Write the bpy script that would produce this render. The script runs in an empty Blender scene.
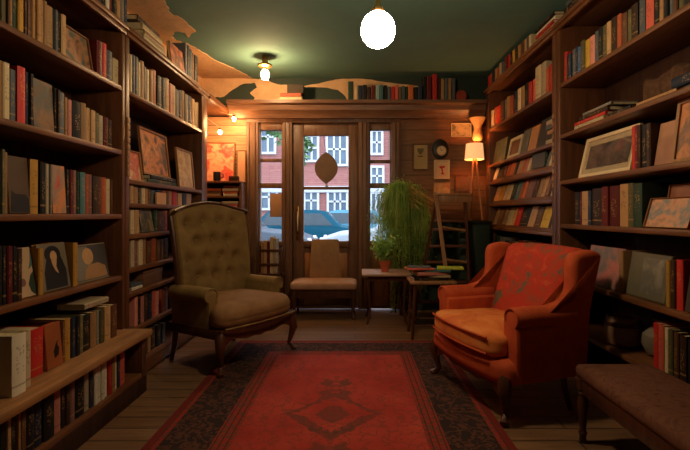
import bpy, bmesh, math, random
from mathutils import Vector, Matrix
R = random.Random(11)
SC = bpy.context.scene
COL = SC.collection
F, VX, VY, H = 460.0, 355.0, 214.0, 1.09      # focal length in pixels, vanishing point, eye height
def at(px, py, Y): return Vector(((px - VX) / F * Y, Y, H - (py - VY) / F * Y))
def T(x, y, z): return Matrix.Translation((x, y, z))
def RX(d): return Matrix.Rotation(math.radians(d), 4, 'X')
def RY(d): return Matrix.Rotation(math.radians(d), 4, 'Y')
def RZ(d): return Matrix.Rotation(math.radians(d), 4, 'Z')
def lerp(a, b, t): return a + (b - a) * t
# ------------------------------------------------------------------ materials
def lin(c):
    return tuple((x / 255 / 12.92 if x / 255 <= .04045 else ((x / 255 + .055) / 1.055) ** 2.4) for x in c)
def newmat(name):
    m = bpy.data.materials.new(name); m.use_nodes = True
    nt = m.node_tree; b = nt.nodes['Principled BSDF']
    return m, nt, b
def nd(nt, t, **kw):
    n = nt.nodes.new(t)
    for k, v in kw.items():
        if k.startswith('i_'):
            key = k[2:]
            key = int(key) if key.isdigit() else key.replace('_', ' ')
            n.inputs[key].default_value = v
        else: setattr(n, k, v)
    return n
def ramp(nt, fac, stops):
    r = nt.nodes.new('ShaderNodeValToRGB'); e = r.color_ramp.elements
    while len(e) < len(stops): e.new(.5)
    for i, (p, c) in enumerate(stops):
        e[i].position = p; e[i].color = (*c, 1)
    nt.links.new(fac, r.inputs[0]); return r.outputs[0]
def sc(c, k): return tuple(min(1, x * k) for x in c)
def mat(name, col, rough=.6, var=.18, scale=9, stretch=(1, 1, 1), bump=0, bscale=60, metal=0, sheen=0, spec=.35, coord='Object'):
    m, nt, b = newmat(name); c = lin(col)
    tc = nd(nt, 'ShaderNodeTexCoord'); mp = nd(nt, 'ShaderNodeMapping'); mp.inputs['Scale'].default_value = stretch
    nt.links.new(tc.outputs[coord], mp.inputs[0])
    n = nd(nt, 'ShaderNodeTexNoise', i_Scale=scale, i_Detail=5, i_Roughness=.6); nt.links.new(mp.outputs[0], n.inputs[0])
    nt.links.new(ramp(nt, n.outputs[0], [(.3, sc(c, 1 - var)), (.7, sc(c, 1 + var))]), b.inputs['Base Color'])
    b.inputs['Roughness'].default_value = rough; b.inputs['Metallic'].default_value = metal
    b.inputs['Specular IOR Level'].default_value = spec
    if sheen: b.inputs['Sheen Weight'].default_value = sheen; b.inputs['Sheen Tint'].default_value = (*sc(c, 1.6), 1)
    if bump:
        n2 = nd(nt, 'ShaderNodeTexNoise', i_Scale=bscale, i_Detail=4); nt.links.new(mp.outputs[0], n2.inputs[0])
        bp = nd(nt, 'ShaderNodeBump', i_Strength=bump, i_Distance=.01); nt.links.new(n2.outputs[0], bp.inputs['Height'])
        nt.links.new(bp.outputs[0], b.inputs['Normal'])
    return m
def wood(name, col, axis='z', rough=.42, var=.35, spec=.4):
    s = {'x': (.12, 1, 1), 'y': (1, .12, 1), 'z': (1, 1, .12)}[axis]
    return mat(name, col, rough, var, 28, s, .15, 40, spec=spec)
def emit(name, col, k):
    m, nt, b = newmat(name); c = lin(col)
    b.inputs['Base Color'].default_value = (*c, 1); b.inputs['Emission Color'].default_value = (*c, 1)
    b.inputs['Emission Strength'].default_value = k; return m
def glassmat(name, tint=(1, 1, 1), refl=.06):
    m, nt, b = newmat(name); nt.nodes.remove(b)
    tr = nd(nt, 'ShaderNodeBsdfTransparent'); tr.inputs[0].default_value = (*tint, 1)
    gl = nd(nt, 'ShaderNodeBsdfGlossy', i_Roughness=.03); lw = nd(nt, 'ShaderNodeLayerWeight', i_Blend=.12)
    mx = nd(nt, 'ShaderNodeMixShader'); mul = nd(nt, 'ShaderNodeMath', operation='MULTIPLY'); mul.inputs[1].default_value = .5
    nt.links.new(lw.outputs['Fresnel'], mul.inputs[0]); nt.links.new(mul.outputs[0], mx.inputs[0])
    nt.links.new(tr.outputs[0], mx.inputs[1]); nt.links.new(gl.outputs[0], mx.inputs[2])
    nt.links.new(mx.outputs[0], nt.nodes['Material Output'].inputs[0]); return m
M = {}
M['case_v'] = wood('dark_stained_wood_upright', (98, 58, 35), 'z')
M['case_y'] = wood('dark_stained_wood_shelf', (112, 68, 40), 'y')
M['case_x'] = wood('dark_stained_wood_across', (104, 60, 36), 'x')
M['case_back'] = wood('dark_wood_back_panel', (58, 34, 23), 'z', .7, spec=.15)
M['red_v'] = wood('mahogany_upright', (112, 78, 56), 'z', .45)
M['red_x'] = wood('mahogany_across', (114, 78, 55), 'x', .45)
M['tan_panel'] = wood('honey_wood_panel', (150, 98, 55), 'z', .5)
M['leg_wood'] = wood('carved_walnut', (76, 42, 25), 'z', .35)
M['pale_wood'] = wood('worn_oak', (150, 104, 66), 'z', .5)
M['lamp_wood'] = wood('beech_lamp_leg', (172, 120, 76), 'z', .45)
M['grey_wood'] = wood('weathered_table_wood', (178, 138, 114), 'x', .55)
M['green_paint'] = mat('dark_green_paint', (42, 54, 44), .5, .2, 5)
M['plaster'] = mat('bare_plaster', (210, 166, 122), .9, .14, 7, bump=.3, bscale=25)
M['iron'] = mat('dark_iron', (34, 30, 28), .45, .2, 20, metal=.7)
M['brass'] = mat('aged_brass', (150, 112, 62), .35, .2, 20, metal=.9)
M['page'] = mat('page_edges', (202, 178, 138), .85, .12, 40, (1, 1, 6))
M['black'] = mat('black_lacquer', (26, 24, 24), .45, .2, 20)
def leafmat(name, c1, c2, sc_=6):
    m, nt, b = newmat(name); L = nt.links.new
    tc = nd(nt, 'ShaderNodeTexCoord'); n = nd(nt, 'ShaderNodeTexNoise', i_Scale=sc_, i_Detail=3); L(tc.outputs['Object'], n.inputs[0])
    col = ramp(nt, n.outputs[0], [(.35, lin(c1)), (.65, lin(c2))]); L(col, b.inputs['Base Color']); b.inputs['Roughness'].default_value = .55
    tr = nd(nt, 'ShaderNodeBsdfTranslucent'); L(col, tr.inputs[0]); mx = nd(nt, 'ShaderNodeMixShader'); mx.inputs[0].default_value = .4
    L(b.outputs[0], mx.inputs[1]); L(tr.outputs[0], mx.inputs[2]); L(mx.outputs[0], nt.nodes['Material Output'].inputs[0]); return m
M['terracotta'] = mat('terracotta', (186, 92, 58), .8, .15, 14, bump=.2)
M['soil'] = mat('potting_soil', (40, 28, 20), .95, .4, 60, bump=.5)
M['cream_paper'] = mat('cream_paper', (216, 190, 150), .8, .1, 10)
M['glass'] = glassmat('window_glass')
M['pictureglass'] = glassmat('picture_glass')
# ------------------------------------------------------------------ mesh building
class G:
    def __init__(s): s.bm = bmesh.new()
    def _x(s, vs, Mx):
        if Mx is not None:
            for v in vs: v.co = Mx @ v.co
    def box(s, lo, hi, bev=0, Mx=None, seg=2):
        lo = Vector(lo); hi = Vector(hi); b = bmesh.new()
        bmesh.ops.create_cube(b, size=1)
        for v in b.verts: v.co = Vector(((lo[i] + hi[i]) / 2 + v.co[i] * (hi[i] - lo[i]) for i in range(3)))
        if bev: bmesh.ops.bevel(b, geom=list(b.edges), offset=bev, segments=seg, affect='EDGES', profile=.5)
        return s.join(b, Mx)
    def join(s, b, Mx=None):
        s._x(b.verts, Mx)
        mp = {v: s.bm.verts.new(v.co) for v in b.verts}
        for f in b.faces:
            try: s.bm.faces.new([mp[v] for v in f.verts])
            except ValueError: pass
        b.free(); return list(mp.values())
    def rb(s, c, size, r, k=8, fn=None, Mx=None):
        b = bmesh.new(); bmesh.ops.create_cube(b, size=2)
        bmesh.ops.subdivide_edges(b, edges=list(b.edges), cuts=k, use_grid_fill=True)
        h = Vector(size) / 2; c = Vector(c)
        for v in b.verts:
            n = Vector(v.co); q = Vector((n[i] * h[i] for i in range(3)))
            rr = min(r, min(h) * .999)
            inn = Vector((max(-(h[i] - rr), min(h[i] - rr, q[i])) for i in range(3)))
            d = q - inn
            p = inn + (d.normalized() * rr if d.length > 1e-9 else d)
            if fn: p = Vector(fn(p, n))
            v.co = p + c
        return s.join(b, Mx)
    def loft(s, rings, cap=True, closed=True, Mx=None):
        b = bmesh.new(); vs = [[b.verts.new(p) for p in r] for r in rings]; n = len(rings[0])
        for i in range(len(vs) - 1):
            for j in range(n if closed else n - 1):
                k = (j + 1) % n
                b.faces.new((vs[i][j], vs[i][k], vs[i + 1][k], vs[i + 1][j]))
        if cap:
            b.faces.new(vs[0][::-1]); b.faces.new(vs[-1])
        return s.join(b, Mx)
    def tube(s, pts, rad, seg=8, Mx=None, flat=1.0):
        pts = [Vector(p) for p in pts]
        if not hasattr(rad, '__len__'): rad = [rad] * len(pts)
        rings = []; up = None
        for i, p in enumerate(pts):
            t = (pts[min(i + 1, len(pts) - 1)] - pts[max(i - 1, 0)]).normalized()
            if up is None:
                up = Vector((0, 0, 1)) if abs(t.z) < .9 else Vector((0, 1, 0))
            a = t.cross(up).normalized(); bb = a.cross(t).normalized(); up = bb
            rings.append([p + (a * math.cos(2 * math.pi * k / seg) + bb * math.sin(2 * math.pi * k / seg) * flat) * rad[i] for k in range(seg)])
        return s.loft(rings, Mx=Mx)
    def lathe(s, prof, c=(0, 0, 0), seg=20, Mx=None, cap=True):
        c = Vector(c)
        return s.loft([[c + Vector((max(r, 1e-4) * math.cos(2 * math.pi * k / seg), max(r, 1e-4) * math.sin(2 * math.pi * k / seg), z)) for k in range(seg)] for r, z in prof], cap=cap, Mx=Mx)
    def prism(s, pts, axis, a, b, Mx=None, bev=0):
        def p3(p, t): return {'x': (t, p[0], p[1]), 'y': (p[0], t, p[1]), 'z': (p[0], p[1], t)}[axis]
        bb = bmesh.new()
        A = [bb.verts.new(p3(p, a)) for p in pts]; B = [bb.verts.new(p3(p, b)) for p in pts]; n = len(pts)
        bb.faces.new(A); bb.faces.new(B[::-1])
        for i in range(n): bb.faces.new((A[i], B[i], B[(i + 1) % n], A[(i + 1) % n]))
        if bev: bmesh.ops.bevel(bb, geom=list(bb.edges), offset=bev, segments=2, affect='EDGES', profile=.5)
        return s.join(bb, Mx)
    def slab(s, prof, x0, x1, r, Mx=None):
        """soft-edged slab: closed (y, z) outline swept along x with rounded rims"""
        n = len(prof); ar = sum(prof[i][0] * prof[(i + 1) % n][1] - prof[(i + 1) % n][0] * prof[i][1] for i in range(n))
        sg = 1 if ar > 0 else -1; nm = []
        for i in range(n):
            a, b = Vector(prof[i - 1]), Vector(prof[(i + 1) % n]); t = (b - a).normalized(); nm.append(Vector((-t.y, t.x)) * sg)
        if x0 > x1: x0, x1 = x1, x0
        rings = []
        for x, o in ((x0, 1), (x0 + .13 * r, .5), (x0 + .5 * r, .13), (x0 + r, 0), (x1 - r, 0), (x1 - .5 * r, .13), (x1 - .13 * r, .5), (x1, 1)):
            rings.append([(x, prof[i][0] + nm[i].x * o * r, prof[i][1] + nm[i].y * o * r) for i in range(n)])
        return s.loft(rings, Mx=Mx)
    def quad(s, a, b, c, d):
        s.bm.faces.new([s.bm.verts.new(p) for p in (a, b, c, d)])
    def mesh(s, name, m, smooth=True, inv=None):
        if inv is not None: s._x(s.bm.verts, inv)
        bmesh.ops.recalc_face_normals(s.bm, faces=list(s.bm.faces))
        me = bpy.data.meshes.new(name); s.bm.to_mesh(me); s.bm.free()
        if m: me.materials.append(m)
        if smooth:
            me.polygons.foreach_set('use_smooth', [True] * len(me.polygons))
            me.set_sharp_from_angle(angle=math.radians(38))
        return me
    def done(s, name, m, parent=None, world=False, smooth=True):
        inv = wm(parent).inverted() if (parent is not None and world) else None
        o = bpy.data.objects.new(name, s.mesh(name, m, smooth, inv)); COL.objects.link(o)
        if parent is not None: o.parent = parent
        return o
def wm(o):
    m = o.matrix_basis.copy()
    return wm(o.parent) @ m if o.parent else m
def tag(o, label, cat=None, group=None, kind=None):
    if label: o['label'] = label
    if cat: o['category'] = cat
    if group: o['group'] = group
    if kind: o['kind'] = kind
    return o
def thing(name, label, cat, loc=(0, 0, 0), rz=0, group=None, kind=None):
    o = bpy.data.objects.new(name, None); COL.objects.link(o); o.empty_display_size = .1
    o.location = loc; o.rotation_euler = (0, 0, math.radians(rz))
    return tag(o, label, cat, group, kind)
def link(name, me, parent=None, Mx=None):
    o = bpy.data.objects.new(name, me); COL.objects.link(o)
    if parent is not None: o.parent = parent
    if Mx is not None: o.matrix_basis = Mx
    return o
def struct(name, g, m, label, cat, parent=None):
    o = g.done(name, m, parent, world=parent is not None)
    if parent is None: tag(o, label, cat, kind='structure')
    return o
def crom(pts, k=5):
    out = []; n = len(pts)
    for i in range(n):
        p = [Vector(pts[(i + j - 1) % n]) for j in range(4)]
        for q in range(k):
            t = q / k; v = .5 * ((2 * p[1]) + (p[2] - p[0]) * t + (2 * p[0] - 5 * p[1] + 4 * p[2] - p[3]) * t * t + (3 * p[1] - p[0] - 3 * p[2] + p[3]) * t ** 3); out.append((v.x, v.y))
    return out
# ------------------------------------------------------------------ shelf frames: u runs rightward in the picture, v into the shelf
class Frame:
    def __init__(s, side, plane):
        s.side, s.plane = side, plane
        if side == 'L': s.rot = Matrix(((0, -1, 0, 0), (1, 0, 0, 0), (0, 0, 1, 0), (0, 0, 0, 1)))
        elif side == 'R': s.rot = Matrix(((0, 1, 0, 0), (-1, 0, 0, 0), (0, 0, 1, 0), (0, 0, 0, 1)))
        else: s.rot = Matrix.Identity(4)
    def u(s, px):
        if s.side == 'L': return s.plane * F / (VX - px)
        if s.side == 'R': return -s.plane * F / (px - VX)
        return (px - VX) / F * s.plane
    def mtx(s, u, v, z):
        z += .0009
        if s.side == 'L': p = (-s.plane - v, u, z)
        elif s.side == 'R': p = (s.plane + v, -u, z)
        else: p = (u, s.plane + v, z)
        return T(*p) @ s.rot
# ------------------------------------------------------------------ books
PAL = dict(
 cream=((206, 180, 138), 'cream'), tan=((168, 124, 80), 'tan'), ltan=((190, 146, 100), 'light tan'), brown=((98, 62, 40), 'brown'),
 dbrown=((58, 36, 26), 'dark brown'), black=((28, 25, 26), 'black'), navy=((38, 46, 66), 'navy'), slate=((86, 90, 94), 'slate grey'),
 grey=((126, 118, 108), 'grey'), red=((186, 44, 38), 'red'), maroon=((98, 26, 26), 'maroon'), rust=((168, 78, 44), 'rust'),
 orange=((206, 108, 52), 'orange'), gold=((180, 130, 52), 'gold'), yellow=((208, 164, 56), 'yellow'), olive=((94, 86, 56), 'olive'),
 dgreen=((44, 62, 48), 'dark green'), teal=((66, 104, 106), 'teal'), pink=((204, 128, 112), 'pink'), blue=((62, 92, 130), 'blue'),
 mauve=((124, 84, 76), 'mauve brown'), beige=((176, 154, 124), 'beige'), pteal=((140, 168, 160), 'pale teal'), coral=((214, 96, 76), 'coral'),
 white=((222, 208, 184), 'off-white'), lime=((196, 200, 70), 'lime yellow'))
def bookmat(key, col):
    m, nt, b = newmat(key + '_book_cloth'); c = lin(col); L = nt.links.new
    tc = nd(nt, 'ShaderNodeTexCoord'); oi = nd(nt, 'ShaderNodeObjectInfo')
    sp = nd(nt, 'ShaderNodeSeparateXYZ'); L(tc.outputs['Generated'], sp.inputs[0])
    hv = nd(nt, 'ShaderNodeHueSaturation'); hv.inputs['Color'].default_value = (*c, 1)
    mr = nd(nt, 'ShaderNodeMapRange'); mr.inputs[3].default_value = .7; mr.inputs[4].default_value = 1.25
    L(oi.outputs['Random'], mr.inputs[0]); L(mr.outputs[0], hv.inputs['Value'])
    # abstract lettering marks and bands along the spine
    nz = nd(nt, 'ShaderNodeTexNoise', i_Scale=1.0, i_Detail=1); mp = nd(nt, 'ShaderNodeMapping'); mp.inputs['Scale'].default_value = (5, .6, 26)
    ad = nd(nt, 'ShaderNodeVectorMath', operation='ADD'); L(tc.outputs['Generated'], ad.inputs[0]); L(oi.outputs['Random'], ad.inputs[1])
    L(ad.outputs[0], mp.inputs[0]); L(mp.outputs[0], nz.inputs[0])
    def mth(op, a, bb):
        n = nd(nt, 'ShaderNodeMath', operation=op)
        for i, x in enumerate((a, bb)):
            if isinstance(x, (int, float)): n.inputs[i].default_value = x
            else: L(x, n.inputs[i])
        return n.outputs[0]
    mk = mth('GREATER_THAN', nz.outputs[0], .56)
    zz = mth('ABSOLUTE', mth('SUBTRACT', sp.outputs[2], mth('ADD', .45, mth('MULTIPLY', oi.outputs['Random'], .2))), 0)
    mk = mth('MULTIPLY', mk, mth('LESS_THAN', zz, .22))
    mk = mth('MULTIPLY', mk, mth('LESS_THAN', mth('ABSOLUTE', mth('SUBTRACT', sp.outputs[0], .5), 0), .3))
    mk = mth('MULTIPLY', mk, mth('LESS_THAN', sp.outputs[1], .03))
    fr = mth('FRACT', mth('MULTIPLY', oi.outputs['Random'], 7.3), 0)
    bz = mth('ABSOLUTE', mth('SUBTRACT', sp.outputs[2], mth('ADD', .08, mth('MULTIPLY', fr, .1))), 0)
    bd = mth('MULTIPLY', mth('LESS_THAN', bz, .018), mth('LESS_THAN', sp.outputs[1], .03))
    bd = mth('MULTIPLY', bd, mth('GREATER_THAN', fr, .45))
    allm = mth('MULTIPLY', mth('MAXIMUM', mk, bd), .4)
    light = sum(c) > .55
    mx = nd(nt, 'ShaderNodeMix', data_type='RGBA'); L(allm, mx.inputs[0]); L(hv.outputs[0], mx.inputs[6])
    mx.inputs[7].default_value = (*(lin((70, 40, 30)) if light else lin((196, 150, 84))), 1)
    L(mx.outputs[2], b.inputs['Base Color']); b.inputs['Roughness'].default_value = .55; b.inputs['Specular IOR Level'].default_value = .3
    return m
BM = {k: bookmat(k, v[0]) for k, v in PAL.items()}
PM = {k: mat(k + '_print', v[0], .55, .1, 14) for k, v in PAL.items()}
_cov, _pag = {}, {}
def cover_mesh(t, h, d, key):
    k = (round(t, 3), round(h * 200) / 200, round(d, 2), key)
    if k not in _cov:
        t, h, d = k[:3]; c = min(.0035, t * .16); g = G()
        out = [(-t / 2, d), (-t / 2, .005), (-t * .34, 0), (t * .34, 0), (t / 2, .005), (t / 2, d)]
        inn = [(t / 2 - c, d), (t / 2 - c, .007), (-t / 2 + c, .007), (-t / 2 + c, d)]
        g.prism(out + inn, 'z', 0, h)
        _cov[k] = g.mesh('book_cover', BM[key])
        g = G(); g.box((-t / 2 + c, .007, .004), (t / 2 - c, d - .004, h - .004)); _pag[k] = g.mesh('page_block', M['page'], False)
    return _cov[k], _pag[k]
def book(Mx, t, h, d, key, label, group=None, name='book'):
    a, p = cover_mesh(max(t, .006), h, d, key)
    o = link(name, a, None, Mx); tag(o, label, 'book', group)
    pg = link('pages', p, o); BOOKS.append((o, pg, max(t, .006), h, d, key)); return o
BOOKS, SHELF = [], {}
ORD = 'first second third fourth fifth sixth seventh eighth ninth tenth eleventh twelfth thirteenth fourteenth fifteenth sixteenth seventeenth eighteenth nineteenth twentieth twenty-first twenty-second twenty-third twenty-fourth twenty-fifth twenty-sixth twenty-seventh twenty-eighth twenty-ninth thirtieth'.split()
def place_word(i, n):
    if i == 0: return 'leftmost'
    if i == n - 1: return 'rightmost'
    return ORD[i] + ' from the left' if i < n / 2 else ORD[n - 1 - i] + ' from the right'
def row(fr, z, items, where, group, h=.2, d=.16, hj=.02, lean=0, v0=.0, vj=.012, back=0):
    """items: (px0, px1, colour[, height[, lean]]) spine-out books, listed left to right as seen in the photograph"""
    n = len(items)
    for i, it in enumerate(items):
        p0, p1, key = it[:3]; hh = (it[3] if len(it) > 3 and it[3] else h + R.uniform(-hj, hj)); ln = it[4] if len(it) > 4 else lean
        u0, u1 = fr.u(p0), fr.u(p1); t = (u1 - u0) - .0015
        tt = t * math.cos(math.radians(abs(ln))) - (.001 if ln else 0)
        v = v0 + R.uniform(0, vj)
        if ln > 0: Mx = fr.mtx(u1 - .0007, v, z) @ RY(ln) @ T(-tt / 2, 0, 0)
        elif ln < 0: Mx = fr.mtx(u0 + .0007, v, z) @ RY(ln) @ T(tt / 2, 0, 0)
        else: Mx = fr.mtx((u0 + u1) / 2, v, z)
        if back: Mx = fr.mtx((u0 + u1) / 2, .012 + d * math.cos(math.radians(back)), z + .0015) @ RX(-back) @ T(0, -d, 0)
        size = 'slim' if tt < .016 else ('thick' if tt > .042 else '')
        o = book(Mx, tt, hh, d, key, None, group)
        SHELF.setdefault(where, []).append((p0, o, ' '.join(x for x in (size, PAL[key][1], 'book') if x)))
def flat(Mx, w, h, t, key, label, group=None):
    """a book lying flat, spine towards the room; Mx is the middle of its front lower edge"""
    return book(Mx @ T(-h / 2, 0, t / 2) @ RY(90), t, h, w, key, label, group)
# ------------------------------------------------------------------ pictures and face-out books
def artmat(name, cols, scale=6, seed=0, hard=False, dist=.35):
    m, nt, b = newmat(name); L = nt.links.new
    tc = nd(nt, 'ShaderNodeTexCoord'); mp = nd(nt, 'ShaderNodeMapping'); mp.inputs['Location'].default_value = (seed, seed * .7, seed * 1.3)
    L(tc.outputs['Object'], mp.inputs[0])
    n = nd(nt, 'ShaderNodeTexNoise', i_Scale=scale, i_Detail=6, i_Roughness=.55, i_Distortion=dist); L(mp.outputs[0], n.inputs[0])
    k = len(cols); st = [(.28 + .44 * i / max(1, k - 1), lin(c)) for i, c in enumerate(cols)]
    L(ramp(nt, n.outputs[0], st), b.inputs['Base Color']); b.inputs['Roughness'].default_value = .5; return m
_am = {}
def art(*cols, scale=9):
    k = (cols, scale)
    if k not in _am: _am[k] = artmat('painted_picture', cols, scale, len(_am) * 3.1)
    return _am[k]
def picbase(fr_or_M, w, h, lean):
    return fr_or_M @ RX(-lean)
def framed(Mx, w, h, framemat, artm, label, cat='picture', fw=.022, matw=.0, lean=12, matcol=None, glass=False, group=None, name='framed_picture', shapes=()):
    """framed picture standing on its lower edge, leaning back; local x across, z up, front towards -y"""
    t = link(name, None, None, Mx @ RX(-lean)) if False else thing(name, label, cat, group=group)
    t.matrix_basis = Mx @ T(0, 0, .0195 * math.sin(math.radians(lean))) @ RX(-lean)
    g = G()
    o = [(-w / 2, 0), (w / 2, 0), (w / 2, h), (-w / 2, h)]; i = [(-w / 2 + fw, fw), (w / 2 - fw, fw), (w / 2 - fw, h - fw), (-w / 2 + fw, h - fw)]
    for k in range(4):
        j = (k + 1) % 4
        a, b, c, d = o[k], o[j], i[j], i[k]
        g.loft([[(a[0], .018, a[1]), (a[0], 0, a[1]), (d[0], .003, d[1]), (d[0], .018, d[1])], [(b[0], .018, b[1]), (b[0], 0, b[1]), (c[0], .003, c[1]), (c[0], .018, c[1])]])
    g.done('frame', framemat, t)
    x0, x1, z0, z1 = -w / 2 + fw, w / 2 - fw, fw, h - fw
    g = G(); g.box((x0, .012, z0), (x1, .017, z1)); g.done('mount' if matw else 'picture', matcol or artm, t)
    if matw:
        g = G(); g.box((x0 + matw, .0105, z0 + matw), (x1 - matw, .0118, z1 - matw)); g.done('picture', artm, t)
    for q_, (nm, pts, m) in enumerate(shapes):
        g = G(); g.prism([(x0 + (x1 - x0) * a, z0 + (z1 - z0) * b) for a, b in pts], 'y', .0088 - .0006 * q_, .0112); g.done(nm, m, t)
    if glass:
        g = G(); g.box((x0, .006, z0), (x1, .0075, z1)); g.done('glass', M['pictureglass'], t)
    return t
def faceout(Mx, w, h, key, artm, label, lean=10, t=.022, shapes=(), group=None, name='book', margin=.0, cat='book'):
    Mx = Mx @ T(0, 0, (t + .003) * math.sin(math.radians(lean)))
    """a book shown front cover outwards; Mx is the middle of its lower front edge"""
    B = Mx @ RX(-lean) @ T(0, t / 2, 0) @ RZ(90) @ T(0, -w / 2, 0)
    o = book(B, t, h, w, key, label, group, name); o['category'] = cat
    bi = B.inverted() @ Mx @ RX(-lean)
    g = G(); g.box((-w / 2 + margin, -.0015, margin + .001), (w / 2 - margin, .0005, h - margin)); 
    c = g.done('cover_art', artm, o); c.matrix_basis = bi
    for q_, (nm, pts, m) in enumerate(shapes):
        g = G(); g.prism([(-w / 2 + margin + (w - 2 * margin) * a, margin + (h - 2 * margin) * b) for a, b in pts], 'y', -.0022 - .0006 * q_, 0); c = g.done(nm, m, o); c.matrix_basis = bi
    return o
def oval(cx, cy, rx, ry, n=18): return [(cx + rx * math.cos(2 * math.pi * i / n), cy + ry * math.sin(2 * math.pi * i / n)) for i in range(n)]
def mid(fr, p0, p1): return (fr.u(p0) + fr.u(p1)) / 2, fr.u(p1) - fr.u(p0)
# ================================================================== THE ROOM
XL, XR, YB, YF, ZC = -1.76, 1.80, 5.30, -.9, 2.65
def floormat():
    m, nt, b = newmat('old_floorboards'); L = nt.links.new
    tc = nd(nt, 'ShaderNodeTexCoord'); br = nd(nt, 'ShaderNodeTexBrick', offset=.37, i_Scale=1.0)
    br.inputs['Brick Width'].default_value = 1.7; br.inputs['Row Height'].default_value = .13; br.inputs['Mortar Size'].default_value = .004
    br.inputs['Color1'].default_value = (*lin((150, 110, 78)), 1); br.inputs['Color2'].default_value = (*lin((126, 90, 62)), 1); br.inputs['Mortar'].default_value = (*lin((30, 20, 15)), 1)
    L(tc.outputs['Object'], br.inputs[0])
    mp = nd(nt, 'ShaderNodeMapping'); mp.inputs['Scale'].default_value = (.8, 12, 1); L(tc.outputs['Object'], mp.inputs[0])
    n = nd(nt, 'ShaderNodeTexNoise', i_Scale=4, i_Detail=6); L(mp.outputs[0], n.inputs[0])
    mx = nd(nt, 'ShaderNodeMix', data_type='RGBA', blend_type='MULTIPLY'); mx.inputs[0].default_value = 1
    L(br.outputs[0], mx.inputs[6]); L(ramp(nt, n.outputs[0], [(.3, (.55, .55, .55)), (.7, (1, 1, 1))]), mx.inputs[7])
    L(mx.outputs[2], b.inputs['Base Color']); b.inputs['Roughness'].default_value = .32
    bp = nd(nt, 'ShaderNodeBump', i_Strength=.3, i_Distance=.004); L(br.outputs['Fac'], bp.inputs['Height']); bp.invert = True; L(bp.outputs[0], b.inputs['Normal'])
    return m
def plankmat(name, c1, c2, row_h, rough=.5, axis='z'):
    m, nt, b = newmat(name); L = nt.links.new
    tc = nd(nt, 'ShaderNodeTexCoord'); mp = nd(nt, 'ShaderNodeMapping'); mp.inputs['Rotation'].default_value = (math.radians(90), 0, 0)
    sp = nd(nt, 'ShaderNodeSeparateXYZ'); cb = nd(nt, 'ShaderNodeCombineXYZ'); L(tc.outputs['Object'], sp.inputs[0])
    ad = nd(nt, 'ShaderNodeMath', operation='ADD'); L(sp.outputs[0], ad.inputs[0]); L(sp.outputs[1], ad.inputs[1])
    L(ad.outputs[0], cb.inputs[0]); L(sp.outputs[2], cb.inputs[1])
    br = nd(nt, 'ShaderNodeTexBrick', offset=.43, i_Scale=1.0); br.inputs['Brick Width'].default_value = 2.6; br.inputs['Row Height'].default_value = row_h; br.inputs['Mortar Size'].default_value = .004
    br.inputs['Color1'].default_value = (*lin(c1), 1); br.inputs['Color2'].default_value = (*lin(c2), 1); br.inputs['Mortar'].default_value = (*sc(lin(c2), .3), 1)
    L(cb.outputs[0], br.inputs[0])
    m2 = nd(nt, 'ShaderNodeMapping'); m2.inputs['Scale'].default_value = (1, 10, 1); L(cb.outputs[0], m2.inputs[0])
    n = nd(nt, 'ShaderNodeTexNoise', i_Scale=4, i_Detail=6); L(m2.outputs[0], n.inputs[0])
    mx = nd(nt, 'ShaderNodeMix', data_type='RGBA', blend_type='MULTIPLY'); mx.inputs[0].default_value = 1
    L(br.outputs[0], mx.inputs[6]); L(ramp(nt, n.outputs[0], [(.3, (.6, .6, .6)), (.7, (1, 1, 1))]), mx.inputs[7])
    L(mx.outputs[2], b.inputs['Base Color']); b.inputs['Roughness'].default_value = rough; b.inputs['Specular IOR Level'].default_value = .3
    bp = nd(nt, 'ShaderNodeBump', i_Strength=.35, i_Distance=.006); L(br.outputs['Fac'], bp.inputs['Height']); bp.invert = True; L(bp.outputs[0], b.inputs['Normal'])
    return m
M['floor'] = floormat()
M['panelling'] = plankmat('horizontal_wood_panelling', (142, 98, 64), (124, 84, 54), .17)
M['siding'] = plankmat('pale_board_siding', (196, 150, 112), (184, 136, 100), .11)
M['ceiling'] = mat('dull_green_ceiling_paint', (92, 124, 112), .85, .10, 1.6)
M['darkwall'] = mat('dark_green_wall_paint', (50, 60, 50), .7, .15, 3)
M['brownwall'] = mat('brown_wall', (70, 48, 34), .8, .15, 3)
g = G(); g.box((XL - .2, YF - .2, -.2), (XR + .2, YB + .25, 0)); struct('floor', g, M['floor'], 'worn brown floorboards', 'floor')
g = G(); g.box((XL - .2, YF - .2, ZC), (XR + .2, YB + .25, ZC + .2)); struct('ceiling', g, M['ceiling'], 'dull green painted ceiling with peeling patches', 'ceiling')
g = G(); g.box((XL - .2, YF - .2, 0), (XL, YB + .25, ZC)); struct('wall_left', g, M['brownwall'], 'dark wall behind the left bookcases', 'wall')
g = G(); g.box((XR, YF - .2, 0), (XR + .2, YB + .25, ZC)); struct('wall_right', g, M['brownwall'], 'dark wall behind the right bookcases', 'wall')
g = G(); g.box((XL, YF - .2, 0), (XR, YF, ZC)); struct('wall_front', g, M['darkwall'], 'wall behind the viewer', 'wall')
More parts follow.
